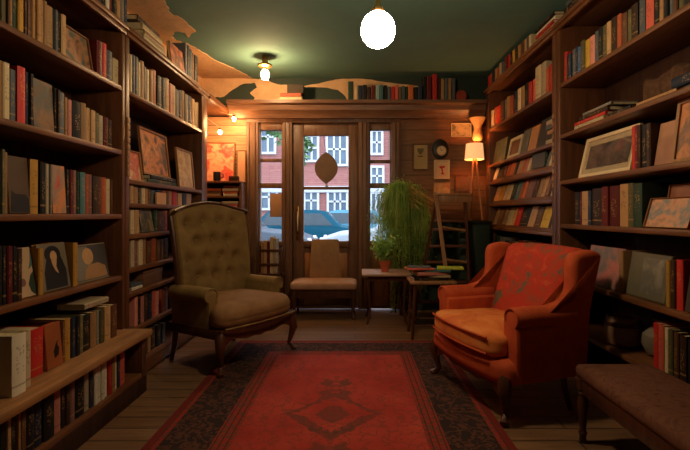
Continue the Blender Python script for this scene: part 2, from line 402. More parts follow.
# back wall: openings between px 248 and 400, up to the ledge
WY = 5.2                                            # face of the door wall
def wx(px): return (px - VX) / F * WY
def wz(py): return H - (py - VY) / F * WY
xa, xb = wx(247), wx(401)
ztop = wz(117)
g = G(); g.box((XL, WY, 0), (xa, YB + .2, ztop)); struct('wall_back_left', g, M['siding'], 'pale horizontal board siding in the back left corner', 'wall')
g = G(); g.box((xb, WY, 1.02), (XR, YB + .2, ztop)); struct('wall_back_right', g, M['panelling'], 'warm brown horizontal wood panelling right of the door', 'wall')
g = G(); g.box((xb, WY, 0), (XR, YB + .2, 1.02)); struct('wall_back_lower', g, M['green_paint'], 'dark green wainscot below the wood panelling', 'wall')
g = G(); g.box((XL, YB - .02, ztop), (XR, YB + .2, ZC)); struct('wall_back_upper', g, M['darkwall'], 'dark green strip of wall above the ledge', 'wall')
# ledge with mouldings above the door
zl = 2.335
LEDGE_Z = zl
pr = [(WY - .20, zl), (WY - .20, zl - .035), (WY - .16, zl - .05), (WY - .15, zl - .10), (WY - .10, zl - .14), (WY - .09, ztop - .03), (YB + .1, ztop - .03), (YB + .1, zl)]
g = G(); g.prism(pr, 'x', -1.40, 1.44); struct('trim_1', g, M['red_x'], 'reddish brown moulded ledge above the door and windows', 'trim')
# door and sidelights -------------------------------------------------
def bar(gx, p0, p1, y0, y1, f=0, b=.09, bev=.006):
    gx.box((wx(p0), WY + f, wz(y1)), (wx(p1), WY + b, wz(y0)), bev)
g = G()
for a, b in ((247, 258.5), (283, 292.5), (358.5, 368.5), (391.5, 401)): bar(g, a, b, 117, 309, -.03, .12)
bar(g, 247, 401, 117, 123, -.035, .12); bar(g, 247, 259, 117, 309, .088, .13); bar(g, 282, 294, 117, 309, .075, .13); bar(g, 357, 369, 117, 309, .075, .13); bar(g, 391, 401, 117, 309, .088, .13); bar(g, 292, 359, 120, 126, .072, .13); bar(g, 292, 359, 304, 309.5, .072, .13)
struct('trim_2', g, M['red_v'], 'reddish brown door surround posts and head', 'trim')
g = G()
for a in (249.8, 255.5, 285.5, 289.5, 361.5, 365.5, 394.5, 398): g.tube([(wx(a), WY - .032, 0.02), (wx(a), WY - .032, wz(123))], .008, 6)
struct('trim_3', g, M['red_v'], 'thin beads running down the door posts', 'trim')
def pane(name, p0, p1, y0, y1, parent):
    g = G(); g.box((wx(p0), WY + .045, wz(y1)), (wx(p1), WY + .05, wz(y0))); return g.done(name, M['glass'], parent, True)
def lower_panel(parent, p0, p1, y0, y1, pm='red_v'):
    g = G(); g.box((wx(p0), WY + .03, wz(y1)), (wx(p1), WY + .09, wz(y0))); g.done('backing_board', M['red_v'], parent, True)
    g = G(); w = 3
    g.box((wx(p0 + w), WY + .012, wz(y1 - w)), (wx(p1 - w), WY + .035, wz(y0 + w)), .01); g.done('raised_panel', M[pm], parent, True)
for n, (p0, p1, x0, x1) in enumerate(((258.5, 283, 260, 281.5), (368.5, 391.5, 370.5, 390))):
    w = thing('window_%d' % (n + 1), ('left' if n == 0 else 'right') + ' sidelight window beside the door', 'window', (wx((p0 + p1) / 2), WY, 0), kind='structure')
    g = G(); bar(g, p0, x0, 123, 309, 0, .09); bar(g, x1, p1, 123, 309, 0, .09); bar(g, x0, x1, 123, 130, 0, .09); bar(g, p0, p1, 241, 246, -.02, .09)
    g.done('frame', M['red_v'], w, True)
    g = G(); bar(g, x0, x1, 158.5, 161.5, .02, .07, .004) if n == 0 else bar(g, x0, x1, 159.5, 163, .02, .07, .004); bar(g, x0, x1, 183, 188, .01, .08, .004); g.done('glazing_bar', M['red_v'], w, True)
    pane('pane', x0, x1, 130, 241, w); lower_panel(w, p0, p1, 246, 309, 'red_v' if n == 0 else 'tan_panel')
d = thing('door_1', 'reddish brown glazed front door', 'door', (wx(325), WY, 0), kind='structure')
g = G(); bar(g, 293, 303.5, 123, 308, .01, .07); bar(g, 348.5, 358, 123, 308, .01, .07); bar(g, 303.5, 348.5, 123, 135.5, .01, .07); bar(g, 303.5, 348.5, 241, 247, -.01, .07); bar(g, 303.5, 348.5, 290, 308, .01, .07)
g.done('door_leaf_frame', M['red_v'], d, True)
g = G(); bar(g, 303, 349, 186.5, 189.5, .015, .065, .004); g.done('glazing_bar', M['red_x'], d, True)
pane('pane', 303, 349, 135, 242, d)
g = G(); g.box((wx(303), WY + .03, wz(291)), (wx(349), WY + .06, wz(246))); g.done('backing_board', M['red_v'], d, True)
g = G(); g.box((wx(304.5), WY + .012, wz(288)), (wx(324), WY + .035, wz(253)), .01); g.done('raised_panel', M['tan_panel'], d, True)
g = G(); g.box((wx(328), WY + .012, wz(288)), (wx(347.5), WY + .035, wz(253)), .01); g.done('raised_panel', M['tan_panel'], d, True)
hx = wx(297.5)
g = G(); g.box((hx - .018, WY + .001, wz(240)), (hx + .018, WY + .012, wz(206)), .004)
pl = g.done('handle_plate', M['brass'], d, True)
g = G(); g.tube([(hx, WY, wz(210)), (hx, WY - .05, wz(212)), (hx, WY - .055, wz(220)), (hx, WY - .05, wz(230)), (hx, WY, wz(233))], .009, 8); g.done('pull_handle', M['brass'], d, True)
# peeling plaster -----------------------------------------------------
def ceil_pt(px, py): Y = (ZC - H) * F / (VY - py); return ((px - VX) / F * Y, Y)
def rough(pts, amp, n=5):
    out = []
    for i in range(len(pts)):
        a, b = Vector(pts[i]), Vector(pts[(i + 1) % len(pts)])
        for k in range(n):
            p = a.lerp(b, k / n)
            if k: p += Vector((R.uniform(-amp, amp), R.uniform(-amp, amp)))
            out.append((p.x, p.y))
    return out
c1 = [ceil_pt(*p) for p in ((166, 2), (171, 13), (183, 19), (196, 31), (188, 37), (185, 32), (176, 31), (171, 36), (176, 40), (189, 44), (200, 50), (212, 58), (225, 64), (240, 71), (252, 77.5))]
c1 = [(-1.30, 2.6)] + c1 + [(-1.20, YB - .025), (XL, YB - .025), (XL, 4.2), (XL, 2.6)]
g = G(); g.prism(rough(c1, .012, 4), 'z', ZC - .006, ZC + .01); struct('trim_4', g, M['plaster'], 'ragged tan plaster patch where ceiling paint has peeled above the left bookcase', 'plaster')
def wall_pt(px, py): return ((px - VX) / F * (YB - .02), H - (py - VY) / F * (YB - .02))
w1 = [wall_pt(*p) for p in ((187, 79), (256, 79), (266, 80), (276, 84), (287, 85), (292, 90), (288, 106), (187, 106))]
g = G(); g.prism(rough(w1, .008, 4), 'y', YB - .03, YB); struct('trim_5', g, M['plaster'], 'bare tan plaster on the back left corner above the ledge', 'plaster')
w2 = [wall_pt(*p) for p in ((300, 87), (318, 84), (333, 80.5), (342, 78.9), (362, 78.9), (376, 81), (398, 84), (430, 88), (430, 92), (416, 106), (349, 106), (345, 96), (338, 90), (322, 87.5))]
g = G(); g.prism(rough(w2, .006, 3), 'y', YB - .03, YB); struct('trim_6', g, M['plaster'], 'hill shaped bare plaster patch above the ledge books', 'plaster')
w3 = [wall_pt(*p) for p in ((205, 92), (214, 98), (224, 97), (233, 90), (244, 84), (255, 83), (257, 88), (250, 93), (255, 98), (252, 106), (200, 106), (196, 92))]
g = G(); g.prism(rough(w3, .006, 3), 'y', YB - .034, YB); struct('trim_7', g, M['darkwall'], 'leftover flake of dark green paint in the back left corner', 'paint')
w4 = [(YB - .02, 2.27), (3.9, 2.27), (3.4, 2.28), (2.6, 2.5), (2.6, ZC), (YB - .02, ZC)]
g = G(); g.prism(w4, 'x', XL, XL + .006); struct('trim_8', g, M['plaster'], 'bare plaster on the left wall above the bookcases', 'plaster')
g = G(); g.box((XL, 4.45, 0), (XL + .012, WY, 2.2)); struct('trim_9', g, M['siding'], 'pale board siding on the left wall of the back corner', 'siding')
# ================================================================== BOOKCASES
XSL, XSR = 1.42, 1.45
M['ledge_wood'] = wood('worn_ledge_wood', (158, 108, 66), 'y', .5)
FL, FRr = Frame('L', XSL + .02), Frame('R', XSR + .02)
FLB = Frame('L', 1.30)
def bookcase(name, label, side, y0, y1, xf, depth, zs, ztop, s0, s1, th=.03, plinth=.1, base=None, skip_back=False):
    """zs: shelf top heights; s0, s1: upright widths at the low and the high y end"""
    sg = -1 if side == 'L' else 1
    t = thing(name, label, 'bookcase', (sg * (xf + depth / 2), (y0 + y1) / 2, 0))
    def bx(g, xa, xb, ya, yb, za, zb, bev=.004):
        A, B = sorted((sg * xa, sg * xb)); g.box((A, ya, za), (B, yb, zb), bev)
    for ya, yb in ((y0, y0 + s0), (y1 - s1, y1)):
        g = G(); bx(g, xf, xf + depth, ya, yb, 0, ztop - .03); g.done('upright', M['case_v'], t, True)
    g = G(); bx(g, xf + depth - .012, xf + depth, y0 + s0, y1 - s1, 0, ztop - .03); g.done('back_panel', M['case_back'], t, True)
    for z in zs:
        g = G(); bx(g, xf, xf + depth - .012, y0 + s0, y1 - s1, z - th, z, .006); g.done('shelf', M['case_y'], t, True)
    g = G(); bx(g, xf - .03, xf + depth, y0, y1, ztop - .03, ztop, .006); bx(g, xf - .015, xf + .01, y0, y1, ztop - .055, ztop - .03, .004); g.done('top_board', M['case_y'], t, True)
    if plinth:
        g = G(); bx(g, xf + .01, xf + .03, y0 + s0, y1 - s1, 0, plinth); g.done('plinth', M['case_y'], t, True)
    return t, bx
tL1, bx = bookcase('bookcase', 'tall dark bookcase nearest on the left with a deep ledge low down', 'L', 1.45, 2.838, XSL, .32, (1.87, 1.48, 1.09, .715), 2.25, .06, .032, plinth=0)
g = G(); bx(g, 1.245, XSL + .31, 1.45, 2.841, .345, .385, .012); g.done('ledge', M['ledge_wood'], tL1, True)
g = G(); bx(g, 1.285, XSL + .31, 1.51, 2.775, .10, .13); g.done('shelf', M['case_y'], tL1, True)
g = G(); bx(g, 1.285, 1.315, 1.45, 2.841, 0, .10); g.done('plinth', M['case_back'], tL1, True)
g = G(); bx(g, 1.285, XSL - .001, 2.78, 2.841, .10, .345); g.done('base_upright', M['case_v'], tL1, True)
g = G(); bx(g, 1.285, XSL - .001, 1.45, 1.51, .10, .345); g.done('base_upright', M['case_v'], tL1, True)
tL2, bx = bookcase('bookcase', 'tall dark bookcase on the left behind the green wing chair', 'L', 2.845, 4.42, XSL, .32, (1.87, 1.31, 1.16, .96, .745, .59, .35, .12), 2.25, .052, .15)
zz = .06
g = G(); bx(g, XSL - .006, XSL + .01, 2.95, 4.2, .02, .11); g.done('drawer_front', M['case_y'], tL2, True)
g = G()
for k in range(9):
    z = 1.34 + k * .042; ctr = (-(XSL - .004), 2.888, z)
    g.box((ctr[0] - .004, 2.854, z - .017), (ctr[0] + .006, 2.888, z + .017), .002)
g.done('carved_strip', M['pale_wood'], tL2, True)
g = G(); g.box((-1.75, 4.43, 2.20), (-(XSL - .03), WY - .001, 2.25), .006); struct('trim_10', g, M['case_y'], 'wooden shelf edge running on from the left bookcase to the back wall', 'trim')
tR1, bx = bookcase('bookcase', 'tall dark bookcase nearest on the right behind the red armchair and the bench', 'R', 1.15, 3.318, XSR, .33, (2.01, 1.65, 1.325, 1.02, .65, .33), 2.45, .06, .065)
tR2, bx = bookcase('bookcase', 'tall dark bookcase in the far right corner with tilted paperbacks', 'R', 3.325, 5.10, XSR, .33, (2.01, 1.62, 1.43, 1.20, .955, .55, .15), 2.45, .065, .13)
g = G()
for k in range(11):
    z = 1.30 + k * .05
    if k % 2: g.lathe([(.018, -.006), (.018, 0), (.011, 0), (.011, -.003)], (0, 0, 0), 14, T(XSR - .001, 3.358, z) @ RY(90))
    else: g.box((XSR - .007, 3.342, z - .017), (XSR + .001, 3.374, z + .017), .003)
g.done('carved_strip', M['pale_wood'], tR2, True)
# ================================================================== STREET
M['asphalt'] = mat('asphalt', (92, 95, 102), .9, .1, 3)
M['brick_pink'] = plankmat('pink_brick', (172, 116, 110), (164, 106, 100), .09, .9)
M['white_trim'] = mat('white_painted_trim', (180, 183, 188), .6, .04, 3)
M['sky_pane'] = mat('sky_reflecting_pane', (84, 100, 118), .25, .25, 2)
M['leaf'] = mat('street_tree_leaf', (92, 124, 76), .6, .3, 3)
g = G(); g.box((-14, YB + .3, -.45), (14, 30, -.10)); o = struct('ground', g, M['asphalt'], 'grey street outside the shop', 'street')
b = thing('brick_building', 'pink brick terrace with white windows across the street', 'building', (0, 20, -.10))
g = G(); g.box((-12, 20, -.10), (12, 21, 8)); g.done('wall', M['brick_pink'], b, True)
g = G(); g.box((-12, 19.9, -.10), (12, 20.05, .9), .01); g.done('stone_base', M['white_trim'], b, True)
g = G(); g.box((-12, 19.85, 2.02), (12, 20.05, 2.3), .01); g.done('stone_band', M['white_trim'], b, True)
def bwin(px0, px1, py0, py1, nx=2, ny=2):
    Y = 19.95
    x0, x1, z1, z0 = (px0 - VX) / F * Y, (px1 - VX) / F * Y, H - (py0 - VY) / F * Y, H - (py1 - VY) / F * Y
    g = G(); e = .1
    for a, bb in (((x0 - e, 0, z0 - e), (x0, 0, z1 + e)), ((x1, 0, z0 - e), (x1 + e, 0, z1 + e)), ((x0, 0, z1), (x1, 0, z1 + e)), ((x0, 0, z0 - e), (x1, 0, z0))):
        g.box((a[0], 19.88, a[2]), (bb[0], 20.02, bb[2]))
    for k in range(1, nx): x = lerp(x0, x1, k / nx); g.box((x - .04, 19.9, z0), (x + .04, 20.01, z1))
    for k in range(1, ny): z = lerp(z0, z1, k / ny); g.box((x0, 19.9, z - .04), (x1, 20.01, z + .04))
    w = g.done('window', M['white_trim'], b, True)
    g = G(); g.box((x0, 19.96, z0), (x1, 20.005, z1)); g.done('pane', M['sky_pane'], w, True)
for a in ((328, 346, 120, 164, 3, 3), (306.5, 317, 124, 160, 2, 3), (305.5, 317, 190, 211, 2, 2), (329, 346, 189, 214, 3, 2), (262, 274, 122, 152, 2, 2), (262, 276, 186, 208, 2, 2), (372.5, 381, 132, 153, 2, 2), (372, 382, 168, 184, 2, 2), (372, 380, 194, 212, 2, 1), (286, 297, 128, 160, 2, 2), (352, 362, 128, 160, 2, 2), (286, 298, 188, 210, 2, 2), (352, 363, 188, 210, 2, 2), (392, 404, 128, 160, 2, 2), (240, 252, 128, 160, 2, 2), (392, 404, 186, 210, 2, 2), (240, 252, 186, 210, 2, 2)): bwin(*a)
def carpaint(n, c): return mat(n, c, .55, .05, 3, spec=.15)
M['tyre'] = mat('tyre_rubber', (34, 34, 36), .9, .1, 9)
M['chrome'] = mat('chrome', (190, 194, 200), .2, .05, 4, metal=.9)
M['car_glass'] = mat('dark_car_window', (40, 54, 64), .2, .2, 3, spec=.4)
def car(label, x, y, L, hh, col, ang=0):
    t = thing('car', label, 'car', (x, y, -.096), ang); Mt = wm(t)
    pm = carpaint('car_paint', col); w = .82
    prof = [(-L / 2, .32), (-L / 2 + .03, .62), (-L / 2 + .25, .80), (-L * .2, .86), (L * .18, .86), (L * .40, .78), (L / 2 - .05, .66), (L / 2, .45), (L / 2 - .05, .26), (-L / 2 + .1, .26)]
    g = G(); g.prism(prof, 'y', -w, w, bev=.06); g.done('body', pm, t)
    cab = [(-L * .34, .82), (-L * .24, hh - .05), (-L * .18, hh), (L * .06, hh), (L * .12, hh - .05), (L * .22, .82)]
    g = G(); g.loft([[(a, (-w + .06) if bq < 1 else -w + .2, bq) for a, bq in cab], [(a, (w - .06) if bq < 1 else w - .2, bq) for a, bq in cab]]); g.done('roof', pm, t)
    for s in (-1, 1):
        for p0, p1 in ((-.29, -.05), (-.035, .165)):
            a0, a1 = L * p0, L * p1
            zb, zt = .88, hh - .1
            tw = lambda z: s * (lerp(w - .06, w - .2, min(1, max(0, (z - .82) / (hh - .05 - .82)))) + .012)
            i0, i1 = (.05 * L, .0) if p0 < -.2 else (0, .075 * L)
            g = G(); g.loft([[(a0, tw(zb), zb), (a1, tw(zb), zb), (a1 - i1, tw(zt), zt), (a0 + i0, tw(zt), zt)], [(a0, tw(zb) - s * .02, zb), (a1, tw(zb) - s * .02, zb), (a1 - i1, tw(zt) - s * .02, zt), (a0 + i0, tw(zt) - s * .02, zt)]]); g.done('side_window', M['car_glass'], t)
    for fx, a, bq in (('windscreen', (L * .2, .86), (L * .125, hh - .07)), ('rear_window', (-L * .325, .86), (-L * .25, hh - .07))):
        sgn = 1 if fx == 'windscreen' else -1
        g = G(); g.loft([[(a[0] + sgn * .03, -w + .16, a[1]), (a[0] + sgn * .03, w - .16, a[1]), (bq[0] + sgn * .03, w - .26, bq[1]), (bq[0] + sgn * .03, -w + .26, bq[1])], [(a[0] - sgn * .02, -w + .16, a[1]), (a[0] - sgn * .02, w - .16, a[1]), (bq[0] - sgn * .02, w - .26, bq[1]), (bq[0] - sgn * .02, -w + .26, bq[1])]]); g.done(fx, M['car_glass'], t)
    for sx in (-.3, .31):
        for s in (-1, 1):
            g = G(); g.lathe([(.14, -.1), (.27, -.1), (.30, -.06), (.30, .06), (.27, .1), (.14, .1)], (0, 0, 0), 20, T(sx * L, s * (w - .08), .30) @ RX(90)); wh = g.done('wheel', M['tyre'], t)
            g = G(); g.lathe([(.13, -.115), (.15, -.06), (.15, .06), (.13, .115)], (0, 0, 0), 16, T(sx * L, s * (w - .08), .30) @ RX(90)); g.done('hubcap', M['chrome'], wh)
    for s in (-1, 1):
        g = G(); g.box((s * L / 2 - .05, -w + .05, .36), (s * L / 2 + .06, w - .05, .46), .03); g.done('bumper', M['chrome'], t)
        for q in (-1, 1):
            g = G(); g.lathe([(.09, -.05), (.09, .02), (.05, .05)], (0, 0, 0), 12, T(s * (L / 2 - .03), q * (w - .2), .60) @ RY(90 * s)); g.done('headlight' if s > 0 else 'tail_light', M['chrome'], t)
    return t
car('teal sedan parked outside the door glass', -1.3, 13.0, 4.3, 1.30, (14, 74, 94))
car('pale blue sedan beyond the teal one, seen at the right of the door glass', .2, 15.6, 4.3, 1.32, (84, 136, 160))
car('white sedan with its nose at the lower right of the door glass', 1.35, 10.4, 4.2, 1.26, (156, 162, 170), 180)
car('dark grey car at the bottom of the left sidelight', -2.9, 10.2, 4.0, 1.22, (76, 84, 94))
def leafcloud(g, c, rad, n, size, squash=1):
    for _ in range(n):
        d = Vector((R.gauss(0, 1), R.gauss(0, 1), R.gauss(0, 1))).normalized() * (R.random() ** .4)
        p = Vector(c) + Vector((d.x * rad[0], d.y * rad[1], d.z * rad[2]))
        a = Vector((R.uniform(-1, 1), R.uniform(-1, 1), R.uniform(-1, .4))).normalized() * size; bq = a.cross(Vector((R.uniform(-1, 1), R.uniform(-1, 1), R.uniform(-1, 1)))).normalized() * size * .35
        g.quad(p, p + a * .5 + bq, p + a, p + a * .5 - bq)
t = thing('street_tree', 'leafy green street tree at the upper left of the door glass', 'tree', (-1.22, 8.2, -.10))
g = G(); g.tube([(0, 0, 0), (.03, 0, 1.3), (0, .05, 2.2), (.1, 0, 3.0)], [.09, .075, .06, .03], 8); g.tube([(0, .03, 2.0), (.2, .0, 2.35), (.32, 0, 2.5)], [.035, .025, .012], 6); g.done('trunk', M['leg_wood'], t)
g = G(); leafcloud(g, (.22, 0, 2.55), (.22, .4, .5), 260, .13); leafcloud(g, (-.2, 0, 3.0), (.7, .6, .5), 500, .14); g.done('crown', M['leaf'], t, smooth=False)
# ================================================================== LEFT NEAR BOOKCASE
GL = 'books in the near left bookcase'
row(FL, 1.87, [(0.3, 1.7, 'brown'), (1.9, 5, 'olive', .2), (5.2, 9, 'olive'), (9.2, 11.7, 'brown'), (11.9, 15, 'tan'), (15.3, 20, 'dgreen'), (20.4, 26, 'gold'), (26.2, 29, 'dbrown'), (29.2, 31.5, 'mauve'), (31.6, 34.2, 'brown'), (34.4, 38, 'tan', .215), (38.1, 42, 'tan', .21), (42.1, 45.5, 'tan', .212), (45.6, 49.2, 'tan', .213), (49.4, 55.5, 'ltan', .205), (55.8, 59, 'slate', .205), (59.2, 62, 'black', .2), (62.2, 67, 'ltan', .205)], 'top shelf, near left bookcase', GL, h=.21)
row(FL, 1.87, [(98.5, 104, 'maroon', .2), (104.2, 107.8, 'red', .205), (108.2, 113.8, 'slate', .18), (114.2, 121, 'cream', .155)], 'top shelf, near left bookcase', GL, h=.19)
u, w = mid(FL, 67.5, 97.5)
framed(FL.mtx(u, .02, 1.872), w, .195, M['case_y'], art((44, 58, 60), (92, 96, 84), (176, 120, 82), (58, 48, 46), (150, 92, 60), scale=9), 'dark unframed looking painting on the top shelf of the near left bookcase', fw=.006, lean=9)
row(FL, 1.48, [(0.2, 3.6, 'tan', .235), (4, 10.8, 'cream', .235), (11.2, 18, 'slate', .22), (18.4, 26.6, 'red', .245), (27, 30.6, 'navy', .235), (30.8, 34, 'black', .235)], 'second shelf, near left bookcase', GL, h=.23)
u, w = mid(FL, 34.5, 55)
faceout(FL.mtx(u, .004, 1.48), w - .003, .225, 'brown', art((112, 72, 44), (88, 82, 78), (140, 96, 60), (70, 50, 38), scale=7), 'brown and grey book face-out on the second shelf of the near left bookcase', lean=3)
row(FL, 1.48, [(55.4, 58, 'black', .215), (58.2, 60.4, 'dbrown', .215), (60.8, 66.8, 'slate', .21), (67.2, 70, 'tan', .195), (70.3, 74, 'pink', .19), (74.3, 82.8, 'black', .195), (83, 87.6, 'tan', .2), (88, 92, 'ltan', .185), (92.2, 96.2, 'ltan', .182), (96.6, 100.4, 'olive', .175), (100.6, 104.4, 'beige', .172), (104.8, 109, 'maroon', .17), (109.2, 114, 'dbrown', .165)], 'second shelf, near left bookcase', GL, h=.19)
row(FL, 1.09, [(0.2, 2.2, 'black', .25), (2.4, 6, 'olive', .265), (6.3, 9.6, 'tan', .255)], 'third shelf, near left bookcase', GL, h=.25)
u, w = mid(FL, 10, 31.5)
faceout(FL.mtx(u, .004, 1.09), w - .004, .245, 'brown', art((74, 52, 32), (88, 62, 36), scale=4), 'big brown book with dark shape low on cover, third shelf, near left bookcase', lean=4, shapes=[('cover_shape', [(.08, .02), (.95, .02), (.95, .26), (.8, .34), (.3, .34), (.15, .4)], PM['black'])])
row(FL, 1.09, [(32, 40.2, 'gold', .245), (41.4, 46.8, 'black', .24), (47.2, 50.6, 'beige', .235), (50.8, 53.4, 'grey', .232)], 'third shelf, near left bookcase', GL, h=.24)
u, w = mid(FL, 53.6, 67.2)
faceout(FL.mtx(u, .004, 1.09), w - .003, .235, 'mauve', art((96, 60, 56), (206, 84, 56), (150, 128, 108), (214, 130, 70), (120, 100, 92), scale=8), 'book with a red and orange cover face-out on third shelf of near left bookcase', lean=3)
row(FL, 1.09, [(67.8, 71, 'black', .225), (71.3, 74.6, 'maroon', .225), (74.8, 78.4, 'mauve', .225), (78.7, 80.8, 'dgreen', .22), (81, 86, 'teal', .218), (86.4, 90.2, 'rust', .215), (90.4, 94, 'mauve', .215), (94.4, 98.8, 'dbrown', .212), (99.2, 103.6, 'brown', .21), (104, 108.4, 'rust', .208), (108.6, 112.2, 'cream', .205), (112.4, 114.4, 'brown', .205)], 'third shelf, near left bookcase', GL, h=.215)
row(FL, .715, [(0.2, 4, 'black', .245), (4.2, 8, 'black', .24), (8.2, 13.6, 'maroon', .24), (13.8, 18.6, 'black', .235), (18.8, 23.6, 'dbrown', .225)], 'fourth shelf, near left bookcase', GL, h=.235)
skin, dark = PM['ltan'], PM['black']
u, w = mid(FL, 24.2, 41)
faceout(FL.mtx(u, .02, .715), w - .006, .222, 'tan', art((186, 150, 116), (200, 168, 130), scale=3), 'pale abstract cover with green curves on fourth shelf of near left bookcase', lean=9, shapes=[('cover_shape', [(.72, .1), (1, .0), (1, .5), (.8, .42), (.62, .25)], PM['dgreen']), ('cover_shape', [(.75, .55), (1, .62), (1, .95), (.9, .7)], PM['teal']), ('cover_shape', oval(.3, .78, .16, .09), PM['mauve']), ('cover_shape', oval(.3, .3, .14, .08), PM['mauve'])])
row(FL, .715, [(41.4, 46, 'gold', .215)], 'fourth shelf, near left bookcase', GL)
u, w = mid(FL, 47, 75)
faceout(FL.mtx(u, .02, .715), w - .006, .228, 'gold', art((128, 114, 92), (110, 98, 80), scale=3), 'book showing a pale woman with black hair, fourth shelf of near left bookcase', lean=9, shapes=[
    ('cover_shape', [(.12, .03), (.9, .03), (.92, .4), (.78, .7), (.28, .7), (.14, .4)], dark), ('cover_shape', oval(.5, .76, .28, .19), dark),
    ('cover_shape', [(.42, .75), (.6, .75), (.6, .6), (.56, .5), (.62, .34), (.52, .4), (.46, .5), (.42, .6)], skin), ('cover_shape', oval(.51, .72, .12, .12), skin)])
row(FL, .715, [(75.6, 80.2, 'gold', .225)], 'fourth shelf, near left bookcase', GL)
u, w = mid(FL, 81, 113.5)
faceout(FL.mtx(u, .02, .715), w - .006, .205, 'beige', art((72, 68, 60), (58, 54, 50), scale=3), 'book showing a bald man in brown, fourth shelf of near left bookcase', lean=9, margin=.006, shapes=[
    ('cover_shape', [(.0, .03), (.42, .03), (.4, .97), (.0, .97)], PM['grey']), ('cover_shape', [(.2, .03), (.94, .03), (.9, .34), (.68, .46), (.4, .44), (.25, .3)], PM['tan']), ('cover_shape', oval(.38, .68, .17, .24), skin)])
flat(FL.mtx(FL.u(50), .13, .715 + .0), .18, .2, .03, 'brown', 'flat brown book behind the woman portrait, fourth shelf of near left bookcase') if False else None
FE = Frame('L', 1.375)
row(FE, .385, [(27.6, 33.4, 'black', .205), (33.8, 46.4, 'red', .205)], 'deep ledge, near left bookcase', GL, h=.2, d=.2)
row(FE, .385, [(63.6, 66.6, 'brown', .195), (66.9, 72.6, 'gold', .2), (73, 77, 'navy', .195), (77.2, 80.6, 'black', .195), (81, 85, 'olive', .19), (85.4, 92, 'black', .185), (92.4, 98, 'tan', .185), (98.3, 101.6, 'grey', .182), (101.8, 105.6, 'olive', .18), (106, 112, 'ltan', .19), (112.4, 118, 'brown', .185)], 'deep ledge, near left bookcase', GL, h=.19, d=.2)
u, w = mid(FE, 47.4, 63.2)
faceout(FE.mtx(u, .0, .385), w - .004, .2, 'rust', art((176, 92, 42), (140, 72, 36), scale=4), 'orange brown book with a dark blot on its cover on the near left ledge', lean=5, shapes=[('cover_shape', [(.5, .2), (.75, .25), (.82, .4), (.7, .5), (.78, .58), (.62, .52), (.45, .36)], PM['black'])])
FB = Frame('L', 1.29)
b0 = FB.mtx(1.79, 0, .385)
book(T(-1.31, 1.80, .3859) @ FB.rot, .075, .235, .17, 'white', 'big cream book standing at the near end of the left ledge', GL)
book(T(-1.33, 1.868, .3859) @ FB.rot, .05, .225, .16, 'beige', 'beige book next to the big cream book on the left ledge', GL)
flat(FE.mtx(FE.u(101), .02, .592), .15, .23, .03, 'beige', 'beige book laid on top of the upright books on the near left ledge', GL)
row(FLB, .13, [(0.5, 8, 'black'), (8.3, 13, 'ltan'), (13.3, 18.6, 'black'), (18.9, 22, 'tan'), (22.3, 28, 'brown'), (28.3, 36, 'black'), (36.3, 45, 'navy'), (45.3, 56, 'black'), (56.3, 63, 'pink'), (63.3, 67.6, 'black'), (67.8, 72, 'dbrown'), (72.3, 77, 'mauve'), (77.3, 86, 'black'), (86.3, 91, 'beige'), (91.3, 95, 'navy'), (95.2, 98.6, 'white', .195), (98.7, 102, 'white', .195), (102.1, 105.4, 'white', .195), (105.5, 108.8, 'white', .195), (109.1, 112.8, 'red'), (113, 116, 'tan'), (116.2, 119, 'cream'), (119.2, 122, 'navy'), (122.3, 127, 'coral')], 'bottom shelf, near left bookcase', GL, h=.19, hj=.008, d=.18)
# on top of the left bookcases
GT = 'books on top of the left bookcases'
row(FL, 2.25, [(92, 95, 'black'), (95.3, 99, 'brown'), (99.3, 103, 'navy'), (103.3, 107, 'black'), (107.3, 110.4, 'white'), (110.6, 113.6, 'maroon'), (114, 118, 'black'), (118.3, 121.6, 'tan'), (122, 125, 'grey'), (125.3, 128, 'navy')], 'top of the near left bookcase', GT, h=.2)
z = 2.25
for i, (k, a, th, ww) in enumerate((('ltan', 158, .045, .30), ('cream', 157, .04, .29), ('tan', 158.5, .04, .27), ('cream', 158, .045, .26), ('dbrown', 156, .035, .28))):
    flat(FL.mtx(FL.u(a), .0 + .012 * i, z), .2, ww * 1.25, th, k, ('lowest', 'second lowest', 'middle', 'second highest', 'topmost')[i] + ' of five books stacked flat on top of the far left bookcase', 'books stacked flat on the left bookcase top'); z += th + .001
u, w = mid(FL, 172, 186)
faceout(FL.mtx(u, .0, 2.25), w - .02, .21, 'gold', art((214, 140, 70), (120, 60, 36), (226, 110, 64), (226, 182, 110), scale=9), 'book with a flame coloured cover standing on top of the far left bookcase', lean=8)
row(FL, 2.25, [(186.2, 188, 'slate', .3), (188.2, 190.4, 'navy', .3), (190.6, 193.2, 'slate', .29), (193.4, 195.6, 'brown', .28), (195.8, 198.6, 'black', .28)], 'top of the far left bookcase', GT, h=.28, hj=.01)
FC = Frame('L', 1.42)
flat(T(-1.48, 4.72, 2.2509) @ FL.rot, .16, .34, .03, 'tan', 'tan book lying at the back corner on the left shelf edge', GT)
flat(T(-1.48, 4.70, 2.2819) @ FL.rot, .15, .3, .03, 'cream', 'cream book lying on a tan one at the back corner on the left shelf edge', GT)
